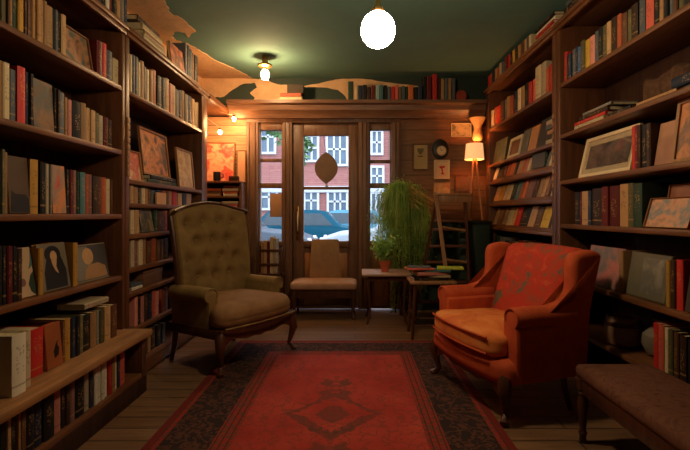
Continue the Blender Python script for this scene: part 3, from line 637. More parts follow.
# ================================================================== LEFT FAR BOOKCASE
GF = 'books in the far left bookcase'
row(FL, 1.87, [(131.6, 133.4, 'cream'), (133.6, 136.6, 'navy'), (136.8, 139.2, 'slate'), (139.3, 141, 'cream'), (141.1, 144.6, 'tan'), (144.7, 148.3, 'brown'), (148.4, 150.6, 'cream'), (150.7, 154, 'tan'), (154.1, 157.8, 'rust'), (157.9, 162.4, 'black'), (162.6, 166.2, 'navy'), (166.4, 170, 'ltan'), (170.1, 172.9, 'pink'), (173, 176.7, 'ltan'), (176.8, 180.4, 'slate'), (180.5, 183.3, 'navy'), (183.4, 186, 'tan'), (186.1, 189, 'grey'), (189.1, 192.4, 'navy'), (192.6, 195.2, 'ltan'), (195.3, 198.2, 'cream'), (198.4, 201, 'tan')], 'top shelf, far left bookcase', GF, h=.245, hj=.018)
z = 1.31
for i, (k, a, th, hh) in enumerate((('dgreen', 166, .032, .52), ('black', 167, .03, .46))):
    flat(FL.mtx(FL.u(a), .02, z), .2, hh, th, k, ('lower' if i == 0 else 'upper') + ' dark book lying under the large street painting in the far left bookcase', GF); z += th + .001
u, w = mid(FL, 150, 178)
framed(FL.mtx(u, .05, z), w * .92, .34, M['tan_panel'], art((196, 112, 62), (86, 76, 70), (226, 142, 84), (64, 54, 50), (210, 140, 92), scale=5), 'large orange and grey painting standing in the far left bookcase', lean=6, fw=.014)
u, w = mid(FL, 131.5, 147)
framed(FL.mtx(u, .02, 1.312), w * .94, .2, M['pale_wood'], art((214, 150, 104), (206, 84, 60), (226, 186, 140), (80, 62, 54), scale=9), 'small picture with a red figure at the left of the far left bookcase', lean=7, fw=.008)
u, w = mid(FL, 179, 196)
framed(FL.mtx(u, .0, 1.312), w * .9, .33, M['pale_wood'], art((196, 156, 104), (176, 130, 84), (214, 176, 120), (120, 90, 62), scale=8), 'pale beige picture at the right end of the far left bookcase', lean=5, fw=.012)
row(FL, 1.16, [(131.6, 134.6, 'ltan'), (134.8, 138.6, 'tan'), (139, 142.8, 'dbrown'), (143.2, 146.2, 'cream'), (146.4, 149.4, 'tan'), (149.6, 152.6, 'brown'), (153, 157.8, 'slate'), (158, 162.8, 'navy'), (163.2, 167, 'rust'), (167.4, 170, 'brown'), (170.2, 173.6, 'tan'), (174, 178.6, 'red'), (178.8, 183, 'ltan'), (183.4, 187.6, 'black'), (188, 193, 'tan')], 'third shelf, far left bookcase', GF, h=.107, hj=.006, d=.12)
o = faceout(FL.mtx(FL.u(159.5), -.016, 1.132) @ T(0, 0, -.062), .16, .1, 'ltan', art((214, 156, 92), (200, 140, 80), scale=3), 'small blank tan card propped at the front of the far left bookcase', lean=0, t=.006, name='display_card', cat='card') if False else None
o = faceout(FL.mtx(FL.u(159.5), -.014, 1.1605), .17, .085, 'ltan', art((214, 156, 92), (200, 140, 80), scale=3), 'small blank tan card propped in front of the short books, far left bookcase', lean=0, t=.008, name='display_card', cat='card')
u, w = mid(FL, 141.5, 154.5)
faceout(FL.mtx(u, .0, .96), w - .01, .165, 'dgreen', art((66, 70, 48), (140, 118, 66), (52, 50, 42), (120, 96, 60), scale=9), 'book with a dark green landscape cover in the far left bookcase', lean=10)
row(FL, .96, [(131.6, 135.2, 'cream', .155), (136, 140.4, 'ltan', .155), (155.5, 158.6, 'dgreen', .16), (159, 164.8, 'brown', .15), (165.2, 169, 'rust', .155), (170, 175, 'dbrown', .15)], 'fourth shelf, far left bookcase', GF, h=.155, d=.14)
row(FL, .745, [(132, 135.6, 'beige'), (135.8, 139.4, 'mauve'), (140, 144, 'cream', .175), (144.6, 148, 'tan'), (148.4, 153, 'brown'), (153.6, 158, 'rust', .17), (158.6, 161.8, 'brown'), (162, 165.4, 'tan'), (165.8, 170, 'dbrown')], 'fifth shelf, far left bookcase', GF, h=.165, d=.14)
z = .59
flat(FL.mtx(FL.u(137.5), .0, z), .16, .15, .02, 'white', 'off-white booklet lying flat on the narrow sixth shelf of the far left bookcase', GF)
flat(FL.mtx(FL.u(138), .005, z + .021), .15, .16, .02, 'slate', 'grey booklet lying on the off-white one in the far left bookcase', GF)
g = G(); u, w = mid(FL, 145, 164); Mx = FL.mtx(u, .01, .59)
t = thing('wooden_box', 'reddish brown box on the narrow sixth shelf of the far left bookcase', 'box'); t.matrix_basis = Mx
g.box((-w / 2, 0, 0), (w / 2, .16, .085), .004); g.done('body', M['red_x'], t)
g = G(); g.box((-w / 2 - .004, -.004, .086), (w / 2 + .004, .164, .105), .004); g.done('lid', M['red_x'], t)
row(FL, .35, [(136, 139, 'pink'), (139.2, 142, 'black'), (142.2, 145, 'pink'), (145.3, 149, 'dbrown'), (149.3, 153, 'navy'), (153.3, 157, 'coral'), (157.3, 161, 'pink'), (161.3, 165, 'rust'), (165.3, 169, 'mauve'), (169.4, 173, 'black')], 'seventh shelf, far left bookcase', GF, h=.18, hj=.012, d=.16)
row(FL, .12, [(140, 144, 'black'), (144.2, 148.5, 'navy'), (148.8, 152, 'tan'), (152.4, 157, 'dbrown'), (157.4, 162, 'black'), (162.4, 166, 'slate')], 'bottom shelf, far left bookcase', GF, h=.16, hj=.01, d=.16)
# ================================================================== RIGHT FAR BOOKCASE
GR = 'books in the far right bookcase'
row(FRr, 2.45, [(487.4, 489.4, 'red'), (489.6, 491.4, 'rust'), (491.6, 493.6, 'navy'), (493.8, 496, 'tan'), (496.2, 498.6, 'rust'), (498.8, 500.8, 'beige'), (501, 504, 'slate'), (504.2, 507, 'maroon'), (507.2, 509, 'red'), (509.2, 511.4, 'black'), (511.6, 514, 'yellow'), (514.2, 516.6, 'dbrown'), (516.8, 519.4, 'tan'), (519.6, 522.6, 'brown'), (522.8, 524.8, 'ltan'), (525, 527.2, 'slate'), (527.4, 529.6, 'cream')], 'top of the far right bookcase', 'books on top of the right bookcases', h=.165, hj=.012)
z = 2.45
for i, (k, th, ww, dd) in enumerate((('tan', .03, .34, 0), ('cream', .03, .36, .01), ('red', .026, .33, .0), ('white', .03, .35, .015), ('black', .024, .36, .0))):
    flat(FRr.mtx(FRr.u(543.5), .0 + dd, z), .2, ww, th, k, ('lowest', 'second lowest', 'middle', 'second highest', 'topmost')[i] + ' of five books stacked flat on top of the far right bookcase', 'books stacked flat on the right bookcase top'); z += th + .001
z = 2.45
for i, (k, th, ww) in enumerate((('dgreen', .04, .34), ('black', .045, .36), ('slate', .03, .3))):
    flat(FRr.mtx(FRr.u(576), .0, z), .2, ww, th, k, ('lowest', 'middle', 'topmost')[i] + ' of three dark books stacked flat on top of the near right bookcase', 'books stacked flat on the right bookcase top'); z += th + .001
row(FRr, 2.01, [(490.4, 493, 'cream'), (493.2, 495.6, 'rust'), (495.8, 499.4, 'red'), (499.6, 503, 'brown'), (503.2, 506, 'slate'), (506.2, 509, 'tan'), (509.2, 512, 'rust'), (512.2, 516, 'navy'), (516.2, 519.4, 'cream'), (519.6, 523, 'tan'), (523.2, 527.6, 'black'), (527.8, 531, 'red'), (531.2, 534, 'coral'), (534.4, 539.8, 'cream', .27), (540, 544.4, 'beige', .27), (544.8, 547.4, 'rust', .2), (547.6, 551.2, 'red', .21)], 'top shelf, far right bookcase', GR, h=.2, hj=.015)
# tilted displays
for z, w0 in ((1.43, .09), (1.20, .09), (.955, .09)):
    a = math.radians(17); c, sn = w0 * math.cos(a), w0 * math.sin(a)
    g = G(); g.prism([(.008, z), (.012, z + sn), (.012 + c, z + .001), (.02 + c, z)], 'x', -4.96, -3.395, FRr.mtx(0, 0, 0)); g.done('sloped_rest', M['case_y'], tR2, True)
u, w = mid(FRr, 491, 503.5)
faceout(FRr.mtx(u, .015, 1.62), w * .9, .24, 'olive', art((142, 132, 84), (110, 104, 70), (168, 150, 100), scale=5), 'olive green book face-out at the left of the far right bookcase', lean=9)
u, w = mid(FRr, 504.5, 517)
framed(FRr.mtx(u, .015, 1.62), w * .92, .2, M['cream_paper'], art((92, 54, 34), (140, 84, 46), (60, 40, 30), scale=5), 'small cream framed picture in the far right bookcase', fw=.03, lean=12)
u, w = mid(FRr, 518, 525)
faceout(FRr.mtx(u, .015, 1.62), w * .94, .215, 'slate', art((108, 104, 88), (84, 82, 70), scale=4), 'grey green book face-out in the far right bookcase beside the framed picture', lean=12)
u, w = mid(FRr, 525.4, 534)
faceout(FRr.mtx(u, .015, 1.62), w * .95, .21, 'tan', art((196, 134, 82), (180, 118, 70), scale=4), 'tan book face-out in the far right bookcase beside a black one', lean=12)
u, w = mid(FRr, 534.6, 545)
faceout(FRr.mtx(u, .015, 1.62), w * .95, .23, 'black', art((44, 42, 44), (58, 54, 52), scale=4), 'black book face-out on the second shelf of the far right bookcase', lean=12)
z = 1.62
for i, k in enumerate(('beige', 'dbrown', 'tan', 'slate', 'beige')):
    flat(FRr.mtx(FRr.u(549.8), .006 * (i % 3), z), .16, .15, .036, k, ('lowest', 'second lowest', 'middle', 'second highest', 'topmost')[i] + ' of five books piled flat beside the upright of the far right bookcase', GR); z += .037
L4 = 10
row(FRr, 1.43, [(491.5, 494.4, 'cream'), (495, 499.6, 'black'), (500, 503.6, 'dbrown'), (504, 506.6, 'rust'), (507, 511, 'orange'), (511.6, 514, "black"), (514.4, 518.6, 'tan'), (519, 521.4, 'rust'), (521.8, 524.4, 'pink'), (524.8, 527, 'cream')], 'third shelf, far right bookcase', GR, h=.128, hj=.004, d=.09, back=17)
u, w = mid(FRr, 529.5, 543)
faceout(FRr.mtx(u, .012, 1.459), w * .95, .122, 'dgreen', art((52, 54, 50), (70, 70, 62), (44, 42, 42), scale=5), 'large dark green cover face-out on the third shelf of the far right bookcase', lean=6)
row(FRr, 1.43, [(543.4, 546, 'slate'), (546.4, 548.6, 'cream'), (549, 551.4, 'tan')], 'third shelf, far right bookcase', GR, h=.126, hj=.004, d=.09, back=17)
row(FRr, 1.20, [(492, 496, 'tan'), (496.4, 500.4, 'gold'), (501, 504.6, 'beige'), (505, 507.6, 'cream'), (508, 512, 'dgreen'), (512.4, 516, 'teal'), (516.4, 519, 'rust'), (519.4, 522, 'orange'), (522.6, 529, 'mauve'), (529.6, 533.4, 'dbrown'), (534, 538, 'tan'), (538.4, 542, 'ltan'), (542.6, 545.4, 'mauve'), (545.8, 548, 'dbrown'), (548.4, 550.6, 'cream')], 'fourth shelf, far right bookcase', GR, h=.165, hj=.006, d=.09, back=17)
row(FRr, .955, [(491.5, 494.4, 'tan'), (495, 499.6, 'brown'), (500, 503.6, 'tan'), (504, 508.4, 'cream'), (508.8, 511.6, 'tan'), (512, 516.4, 'red'), (517, 524.6, 'black'), (525, 531, 'ltan'), (531.6, 537, 'brown'), (537.6, 545.4, 'yellow'), (546, 548.4, 'dbrown'), (548.8, 550.6, 'tan')], 'fifth shelf, far right bookcase', GR, h=.178, hj=.006, d=.09, back=17)
row(FRr, .55, [(494, 499, 'dgreen'), (499.4, 503, 'grey'), (503.4, 508, 'black'), (508.4, 516, 'brown'), (516.4, 522, 'maroon'), (522.4, 528, 'dbrown'), (528.4, 534, 'rust'), (534.4, 541, 'black')], 'sixth shelf, far right bookcase', GR, h=.29, hj=.02)
# ================================================================== RIGHT NEAR BOOKCASE
GN = 'books in the near right bookcase'
row(FRr, 2.01, [(563.1, 565.6, 'red', .215), (565.8, 567, 'black'), (567.2, 570, 'navy'), (570.3, 573.6, 'slate'), (573.8, 576.6, 'navy'), (576.8, 579.6, 'blue'), (579.9, 584, 'olive'), (584.3, 588.6, 'yellow'), (588.9, 593.8, 'pink'), (594, 597, 'slate'), (597.3, 601.2, 'black'), (601.5, 605.8, 'olive'), (606, 610, 'ltan'), (610.3, 615.6, 'dbrown'), (615.9, 620, 'rust'), (620.3, 625, 'brown'), (625.3, 630, 'olive'), (630.3, 636.8, 'dbrown'), (637.2, 643, 'slate'), (643.4, 651.4, 'coral'), (651.8, 656.6, 'black'), (657, 661.6, 'tan'), (662, 666.6, 'black'), (667, 671, 'slate'), (671.3, 676, 'brown'), (676.4, 682, 'olive'), (682.4, 690, 'black')], 'top shelf, near right bookcase', GN, h=.19, hj=.012)
z = 1.65
for i, (k, th, ww, px) in enumerate((('cream', .026, .36, 588), ('red', .024, .38, 587.5), ('dbrown', .028, .34, 590), ('grey', .02, .33, 592))):
    flat(FRr.mtx(FRr.u(px), .0 + .008 * i, z), .16, ww, th, k, ('lowest', 'second lowest', 'second highest', 'topmost')[i] + ' of four books lying flat at the left of the near right bookcase', 'books stacked flat in the near right bookcase'); z += th + .001
flat(FRr.mtx(FRr.u(617) , .01, 1.65), .17, .22, .028, 'black', 'black book lying flat beside the stack with a red one in the near right bookcase', GN)
flat(FRr.mtx(FRr.u(655), .0, 1.65), .1, .30, .018, 'tan', 'long tan booklet lying at the shelf front in the near right bookcase', GN)
flat(FRr.mtx(FRr.u(672), .11, 1.65), .2, .32, .055, 'slate', 'thick grey folder lying behind the tan booklet in the near right bookcase', GN)
flat(FRr.mtx(FRr.u(674), .09, 1.706), .19, .3, .05, 'navy', 'thick navy folder lying on the grey folder in the near right bookcase', GN)
M['fur'] = mat('brown_woven_blanket', (92, 62, 42), .95, .5, 22, bump=.8, bscale=40)
g = G(); ua, ub = FRr.u(606), FRr.u(648)
g.rb((0, 0, .0), (ub - ua, .085, .20), .05, 10, lambda p, n: (p.x, p.y + .008 * math.sin(p.x * 50), p.z + .014 * math.sin(p.x * 23) * (n.z > .2)))
o = g.done('folded_blanket', M['fur'], None); o.matrix_basis = FRr.mtx((ua + ub) / 2, .245, 1.768); tag(o, 'dark brown rumpled blanket at the back of the near right bookcase', 'blanket')
u, w = mid(FRr, 573.5, 628)
framed(FRr.mtx(u, .02, 1.325), w * .93, .262, M['cream_paper'], art((96, 84, 80), (130, 100, 88), (64, 58, 58), (120, 74, 58), scale=7), 'white framed grey picture leaning in the near right bookcase', fw=.02, lean=13, matw=.034, matcol=M['cream_paper'], glass=True)
row(FRr, 1.325, [(629.5, 633.4, 'red', .23), (633.7, 637, 'maroon', .228), (637.4, 640, 'dbrown', .225), (640.4, 645, 'black', .222), (645.4, 649.4, 'dbrown', .22)], 'third shelf, near right bookcase', GN, h=.225)
u, w = mid(FRr, 650, 667)
faceout(FRr.mtx(u, .02, 1.325), w * .93, .21, 'tan', art((172, 118, 88), (150, 98, 74), (190, 136, 100), scale=5), 'tan picture cover on the third shelf of the near right bookcase', lean=9)
u, w = mid(FRr, 668.5, 716)
framed(FRr.mtx(u, .005, 1.325), w * .96, .29, M['pale_wood'], art((186, 120, 80), (120, 92, 80), (206, 132, 80), (140, 80, 56), (92, 80, 76), scale=7), 'large orange picture cut by the right edge of the photo, near right bookcase', fw=.016, lean=7)
row(FRr, 1.02, [(573, 577.6, 'black', .215), (578, 580.4, 'maroon', .215), (580.8, 586.8, 'ltan', .215), (587.2, 590.4, 'navy', .215), (590.8, 600.4, 'dbrown', .225), (600.8, 607, 'maroon', .228), (607.3, 616.6, 'maroon', .23), (617, 625.6, 'tan', .235), (626, 631.4, 'olive', .237), (631.8, 640, 'dgreen', .23)], 'fourth shelf, near right bookcase', GN, h=.225)
u, w = mid(FRr, 641, 689)
framed(FRr.mtx(u, .0, 1.02), w * .93, .15, M['tan_panel'], art((206, 140, 104), (120, 128, 128), (214, 150, 110), (150, 116, 100), (190, 120, 90), scale=8), 'low peach and blue landscape picture on the fourth shelf, near right bookcase', fw=.003, lean=16)
u, w = mid(FRr, 646, 689)
framed(FRr.mtx(u, .085, 1.02), w * .98, .215, M['tan_panel'], art((160, 100, 74), (140, 86, 64), (110, 70, 56), scale=5), 'brown landscape picture standing behind the low peach one, near right bookcase', fw=.003, lean=8)
row(FRr, 1.02, [(690.5, 695, 'red', .235)], 'fourth shelf, near right bookcase', GN)
def faceR(p0, p1, z, h, key, a, label, lean, **kw):
    u, w = mid(FRr, p0, p1); return faceout(FRr.mtx(u, .015, z), w * .95, h, key, a, label, lean=lean, **kw)
faceR(582, 617, .65, .24, 'slate', art((84, 82, 80), (196, 110, 96), (120, 104, 98), (92, 92, 96), scale=5), 'large cover with a pink swirl on grey, behind the red armchair back', 10)
row(FRr, .65, [(617.6, 621.6, 'tan', .235)], 'fifth shelf, near right bookcase', GN)
faceR(622, 663, .65, .235, 'olive', art((112, 102, 80), (92, 84, 68), scale=3), 'olive cover with a grey photo, fifth shelf of the near right bookcase', 9, margin=.004, shapes=[('cover_shape', [(.35, .1), (.9, .1), (.9, .92), (.35, .92)], art((128, 118, 104), (104, 96, 86), (146, 136, 118), scale=12))])
row(FRr, .65, [(664, 668, 'gold', .22), (668.4, 673, 'dbrown', .22), (673.4, 680, 'red', .23)], 'fifth shelf, near right bookcase', GN)
faceR(681, 712, .65, .22, 'black', art((50, 48, 46), (72, 60, 50), scale=4), 'black cover at the right edge of the photo, fifth shelf of near right bookcase', 8)
row(FRr, .33, [(652, 657, 'red', .225), (657.4, 662.6, 'coral', .225), (663, 667, 'cream', .22), (667.3, 672, 'olive', .22), (672.4, 677, 'brown', .215), (677.4, 684, 'dbrown', .21), (684.4, 692, 'black', .2)], 'bottom shelf, near right bookcase', GN, h=.21)
M['stoneware'] = mat('stoneware', (150, 112, 84), .5, .15, 8)
g = G(); prof = [(.05, 0), (.085, .01), (.10, .06), (.10, .13), (.085, .155), (.092, .165), (.08, .165), (.075, .15), (.085, .12), (.085, .03)]
t = thing('stoneware_crock', 'pinkish stoneware crock low on the near right bookcase beside the armchair', 'pot', FRr.mtx(FRr.u(608), .09, .33).to_translation())
g.lathe(prof, seg=24); g.done('body', M['stoneware'], t)
g = G(); g.lathe([(.101, .115), (.104, .12), (.104, .135), (.101, .14)], seg=24, cap=False); g.done('band', M['leg_wood'], t)
g = G(); g.lathe([(.04, 0), (.07, .01), (.095, .06), (.09, .11), (.05, .15), (.035, .18), (.045, .2), (.035, .2), (.025, .18)], seg=24)
o = g.done('stoneware_jug', mat('grey_stoneware', (128, 114, 96), .5, .15, 8)); o.location = FRr.mtx(FRr.u(630), .17, .33).to_translation(); tag(o, 'grey stoneware jug beside the pinkish crock in the near right bookcase', 'jug')
# ================================================================== LEDGE ABOVE THE DOOR
FBk = Frame('B', WY - .14)
z = LEDGE_Z
GB = 'books on the ledge above the door'
for i, (k, th, px, hh) in enumerate((('cream', .045, 291, .24), ('rust', .04, 290.5, .23))):
    flat(FBk.mtx(FBk.u(px), .0, z), .16, hh, th, k, ('lower' if i == 0 else 'upper') + ' of two books lying flat on the ledge above the door', GB); z += th + .001
g = G(); g.box((-.09, 0, 0), (.09, .12, .10), .004); t = g.done('cardboard_box', mat('dark_card', (70, 58, 46), .8)); t.matrix_basis = FBk.mtx(FBk.u(295), .02, z); tag(t, 'dark box on two flat books on the ledge above the door', 'box')
row(FBk, LEDGE_Z, [(348, 353.6, 'dgreen', .215), (355, 357.8, 'cream', .155), (358.2, 362.4, 'navy'), (362.6, 366.8, 'black'), (367.2, 371, 'dbrown'), (371.2, 375.2, 'maroon'), (376, 379.6, 'pteal'), (379.8, 383.4, 'teal'), (383.8, 387.6, 'black'), (387.8, 391.2, 'slate'), (391.6, 395.2, 'red'), (395.4, 398.6, 'coral'), (399, 402, 'olive'), (402.2, 405, 'slate'), (405.2, 408, 'dgreen'), (408.4, 413.6, 'orange'), (414.4, 418, 'black'), (418.2, 422.6, 'navy')], 'ledge above the door', GB, h=.165, hj=.012, d=.13)
row(FBk, LEDGE_Z, [(423.2, 426.6, 'black', .27), (427, 431.8, 'maroon', .27), (432.6, 437.4, 'red', .295), (438, 441, 'dbrown', .25), (441.2, 444.6, 'tan', .245), (445, 448, 'slate', .25), (448.2, 451.6, 'tan', .25), (452, 455.8, 'slate', .25)], 'ledge above the door', GB, h=.25, d=.13)
g = G(); g.lathe([(.045, -.012), (.06, -.012), (.06, .012), (.045, .012)], (0, 0, 0), 24, RX(90))
g.lathe([(.046, -.002), (.046, .002)], (0, 0, 0), 24, RX(90))
o = g.done('round_tin', mat('dull_red_tin', (150, 60, 44), .4)); o.location = FBk.mtx(FBk.u(461.5), .03, LEDGE_Z + .061).to_translation(); tag(o, 'round red tin standing at the right end of the ledge above the door', 'tin')
# ================================================================== RUG
def rugmat():
    m, nt, b = newmat('red_oriental_rug'); L = nt.links.new
    tc = nd(nt, 'ShaderNodeTexCoord'); sp = nd(nt, 'ShaderNodeSeparateXYZ'); L(tc.outputs['Object'], sp.inputs[0])
    def mth(op, a, bb=0.0, cc=None):
        n = nd(nt, 'ShaderNodeMath', operation=op)
        for i, x in enumerate((a, bb) if cc is None else (a, bb, cc)):
            if isinstance(x, (int, float)): n.inputs[i].default_value = x
            else: L(x, n.inputs[i])
        return n.outputs[0]
    ax, ay = mth('ABSOLUTE', sp.outputs[0]), mth('ABSOLUTE', sp.outputs[1])
    d = mth('MINIMUM', mth('SUBTRACT', .87, ax), mth('SUBTRACT', 1.5, ay))
    cb = nd(nt, 'ShaderNodeCombineXYZ'); L(ax, cb.inputs[0]); L(mth('PINGPONG', sp.outputs[1], .42), cb.inputs[1])
    cols = {k: lin(v) for k, v in dict(red=(186, 72, 56), red2=(158, 50, 42), dk=(56, 42, 38), br=(112, 66, 50), gr=(84, 62, 54), edge=(118, 44, 38)).items()}
    # field
    def mix(f, a, bb, bt='MIX'):
        n = nd(nt, 'ShaderNodeMix', data_type='RGBA', blend_type=bt)
        for s, x in ((0, f), (6, a), (7, bb)):
            if isinstance(x, tuple): n.inputs[s].default_value = (*x, 1)
            elif isinstance(x, (int, float)): n.inputs[s].default_value = x
            else: L(x, n.inputs[s])
        return n.outputs[2]
    def noise(src, s, det=3):
        n = nd(nt, 'ShaderNodeTexNoise', i_Scale=s, i_Detail=det); L(src, n.inputs[0]); return n.outputs[0]
    nz = noise(tc.outputs['Object'], 3.0, 6); fine = noise(cb.outputs[0], 34); mid_ = noise(cb.outputs[0], 11, 4)
    v1 = nd(nt, 'ShaderNodeTexVoronoi', i_Scale=3.6, i_Randomness=.45); L(cb.outputs[0], v1.inputs[0])
    base = ramp(nt, nz, [(.3, cols['red2']), (.7, cols['red'])])
    fl = mth('LESS_THAN', mth('ADD', v1.outputs['Distance'], mth('MULTIPLY', mth('SUBTRACT', mid_, .5), 1.1)), .27)
    vine = mth('LESS_THAN', mth('ABSOLUTE', mth('SUBTRACT', mid_, .5)), .022)
    dia = mth('ADD', mth('MULTIPLY', mth('ABSOLUTE', sp.outputs[0]), 1.15), mth('ABSOLUTE', mth('SUBTRACT', sp.outputs[1], .06)))
    dia = mth('ADD', dia, mth('MULTIPLY', mth('SUBTRACT', mid_, .5), .22))
    med = mth('MAXIMUM', mth('MULTIPLY', mth('LESS_THAN', dia, .30), mth('GREATER_THAN', dia, .235)), mth('LESS_THAN', dia, .12))
    mot = mth('MULTIPLY', mth('MAXIMUM', mth('MAXIMUM', fl, mth('MULTIPLY', vine, .6)), med), mth('ADD', .25, mth('MULTIPLY', fine, 1.1)))
    mot = mth('MULTIPLY', mot, mth('ADD', .25, mth('MULTIPLY', nz, 1.1)))
    field = mix(mot, base, cols['gr'])
    # border
    bn = noise(tc.outputs['Object'], 13, 3)
    bl = mth('LESS_THAN', mth('ABSOLUTE', mth('SUBTRACT', bn, .5)), .035); bs = mth('GREATER_THAN', bn, .62)
    border = mix(mth('MULTIPLY', mth('MAXIMUM', bl, bs), .6), cols['dk'], cols['br'])
    guard = mix(mth('GREATER_THAN', noise(tc.outputs['Object'], 55, 1), .5), cols['br'], cols['red2'])
    guard = mix(mth('MULTIPLY', mth('GREATER_THAN', mth('SINE', mth('MULTIPLY', d, 200)), .75), .7), guard, cols['dk'])
    c = mix(mth('GREATER_THAN', d, .405), guard, field)
    c = mix(mth('GREATER_THAN', d, .31), border, c)
    c = mix(mth('GREATER_THAN', d, .07), guard, c)
    c = mix(mth('GREATER_THAN', d, .035), cols['edge'], c)
    L(c, b.inputs['Base Color']); b.inputs['Roughness'].default_value = .95; b.inputs['Specular IOR Level'].default_value = .1
    n3 = nd(nt, 'ShaderNodeTexNoise', i_Scale=220); L(tc.outputs['Object'], n3.inputs[0])
    bp = nd(nt, 'ShaderNodeBump', i_Strength=.5, i_Distance=.004); L(n3.outputs[0], bp.inputs['Height']); L(bp.outputs[0], b.inputs['Normal'])
    return m
g = G(); g.box((-.87, -1.5, 0), (.87, 1.5, .004), .001)
rug = g.done('rug', rugmat()); rug.location = (-.12, 2.45, .0005); tag(rug, 'large worn red oriental rug with a dark border on the floorboards', 'rug')
# ================================================================== WING CHAIRS
def velvet(name, cols, scale=7, seed=0, dist=.5):
    m, nt, b = newmat(name); L = nt.links.new
    tc = nd(nt, 'ShaderNodeTexCoord'); n = nd(nt, 'ShaderNodeTexNoise', i_Scale=scale, i_Detail=7, i_Distortion=dist, i_Roughness=.62)
    mp = nd(nt, 'ShaderNodeMapping'); mp.inputs['Location'].default_value = (seed, 0, 0); L(tc.outputs['Object'], mp.inputs[0]); L(mp.outputs[0], n.inputs[0])
    L(ramp(nt, n.outputs[0], [(p, lin(c)) for p, c in cols]), b.inputs['Base Color'])
    b.inputs['Roughness'].default_value = .85; b.inputs['Specular IOR Level'].default_value = .2; b.inputs['Sheen Weight'].default_value = .35; b.inputs['Sheen Roughness'].default_value = .4
    b.inputs['Sheen Tint'].default_value = (*lin(cols[-1][1]), 1)
    n2 = nd(nt, 'ShaderNodeTexNoise', i_Scale=260); L(tc.outputs['Object'], n2.inputs[0])
    bp = nd(nt, 'ShaderNodeBump', i_Strength=.25, i_Distance=.003); L(n2.outputs[0], bp.inputs['Height']); L(bp.outputs[0], b.inputs['Normal'])
    return m
M['olive_velvet'] = velvet('olive_brown_velvet', [(.3, (112, 86, 50)), (.7, (144, 114, 68))])
M['olive_seat'] = velvet('brown_velvet_seat', [(.3, (126, 88, 56)), (.7, (150, 110, 72))])
M['red_velvet'] = velvet('orange_red_velvet', [(.3, (170, 64, 36)), (.7, (198, 88, 46))])
M['orange_seat'] = velvet('worn_orange_velvet', [(.28, (190, 84, 40)), (.5, (218, 120, 58)), (.72, (230, 150, 82))], 6)
M['floral'] = velvet('red_floral_tapestry', [(.36, (100, 88, 70)), (.45, (172, 66, 44)), (.56, (188, 54, 38)), (.66, (198, 78, 48)), (.74, (116, 96, 72))], 8, 3, 1.2)
M['brocade'] = velvet('brown_pink_brocade', [(.35, (82, 48, 34)), (.5, (112, 70, 52)), (.65, (92, 54, 40))], 9, 8, 2)
M['rose_seat'] = velvet('faded_rose_seat', [(.3, (168, 124, 98)), (.7, (196, 152, 124))])
def cab_leg(t, x, y, ztop, sx, sy, r=.03, name='leg'):
    g = G()
    g.tube([(x, y, ztop), (x + sx * .012, y + sy * .012, ztop * .86), (x + sx * .022, y + sy * .022, ztop * .66), (x + sx * .008, y + sy * .008, ztop * .4), (x - sx * .002, y - sy * .002, ztop * .2), (x + sx * .018, y + sy * .018, ztop * .07), (x + sx * .026, y + sy * .026, .012), (x + sx * .026, y + sy * .026, 0)], [r * 1.05, r * 1.15, r, r * .66, r * .5, r * .62, r * .8, r * .6], 10)
    return g.done(name, M['leg_wood'], t)
def rear_leg(t, x, y, ztop, dy):
    g = G(); g.tube([(x, y, ztop), (x, y + dy * .3, ztop * .5), (x, y + dy, 0)], [.026, .023, .017], 4); return g.done('leg', M['leg_wood'], t)
def apron(t, w, y, z0, z1, thick=.024, dip=.03, ax='x', name='apron'):
    n = 24; lo = []
    for i in range(n + 1):
        s = -1 + 2 * i / n
        lo.append((s * w / 2, z0 - dip * math.exp(-(s / .14) ** 2) - dip * .9 * (abs(s) ** 6) + .012 * math.cos(s * 9)))
    pts = lo + [(w / 2, z1), (-w / 2, z1)]
    g = G()
    if ax == 'x': g.prism(pts, 'y', y - thick / 2, y + thick / 2)
    else: g.prism(pts, 'x', y - thick / 2, y + thick / 2)
    return g.done(name, M['leg_wood'], t)
def roll_arm(t, sd, x_in, x_out, z0, zc, r, ya, yb, m, name='arm', drop=.0, cx=None):
    cx = (x_in + x_out) / 2 if cx is None else cx
    pts = [(x_in, z0), (x_in, zc - r * .4)]
    for k in range(15):
        a = math.radians(190 - k * 17); pts.append((cx + r * math.cos(a), zc + r * math.sin(a)))
    pts += [(x_out - .012, zc - r * .95), (x_out - .014, z0)]
    mx, mz = sum(p[0] for p in pts) / len(pts), sum(p[1] for p in pts) / len(pts)
    rings = []
    for s, y in ((.80, ya), (.93, ya + .006), (1, ya + .022), (1, lerp(ya, yb, .33)), (1, lerp(ya, yb, .66)), (1, yb - .02), (.9, yb)):
        rings.append([(sd * (mx + (p[0] - mx) * s), y, mz + (p[1] - mz) * s + drop * (y - yb) / (yb - ya) * (1 if p[1] > z0 + .05 else 0)) for p in pts])
    g = G(); g.loft(rings); a = g.done(name, m, t)
    # scroll welt on the arm front
    g = G(); g.tube([(sd * (cx + (r - .006) * math.cos(math.radians(q))), ya - .001, zc - drop + (r - .006) * math.sin(math.radians(q))) for q in range(200, -70, -18)], .006, 6); g.done('piping', m, a)
    return a
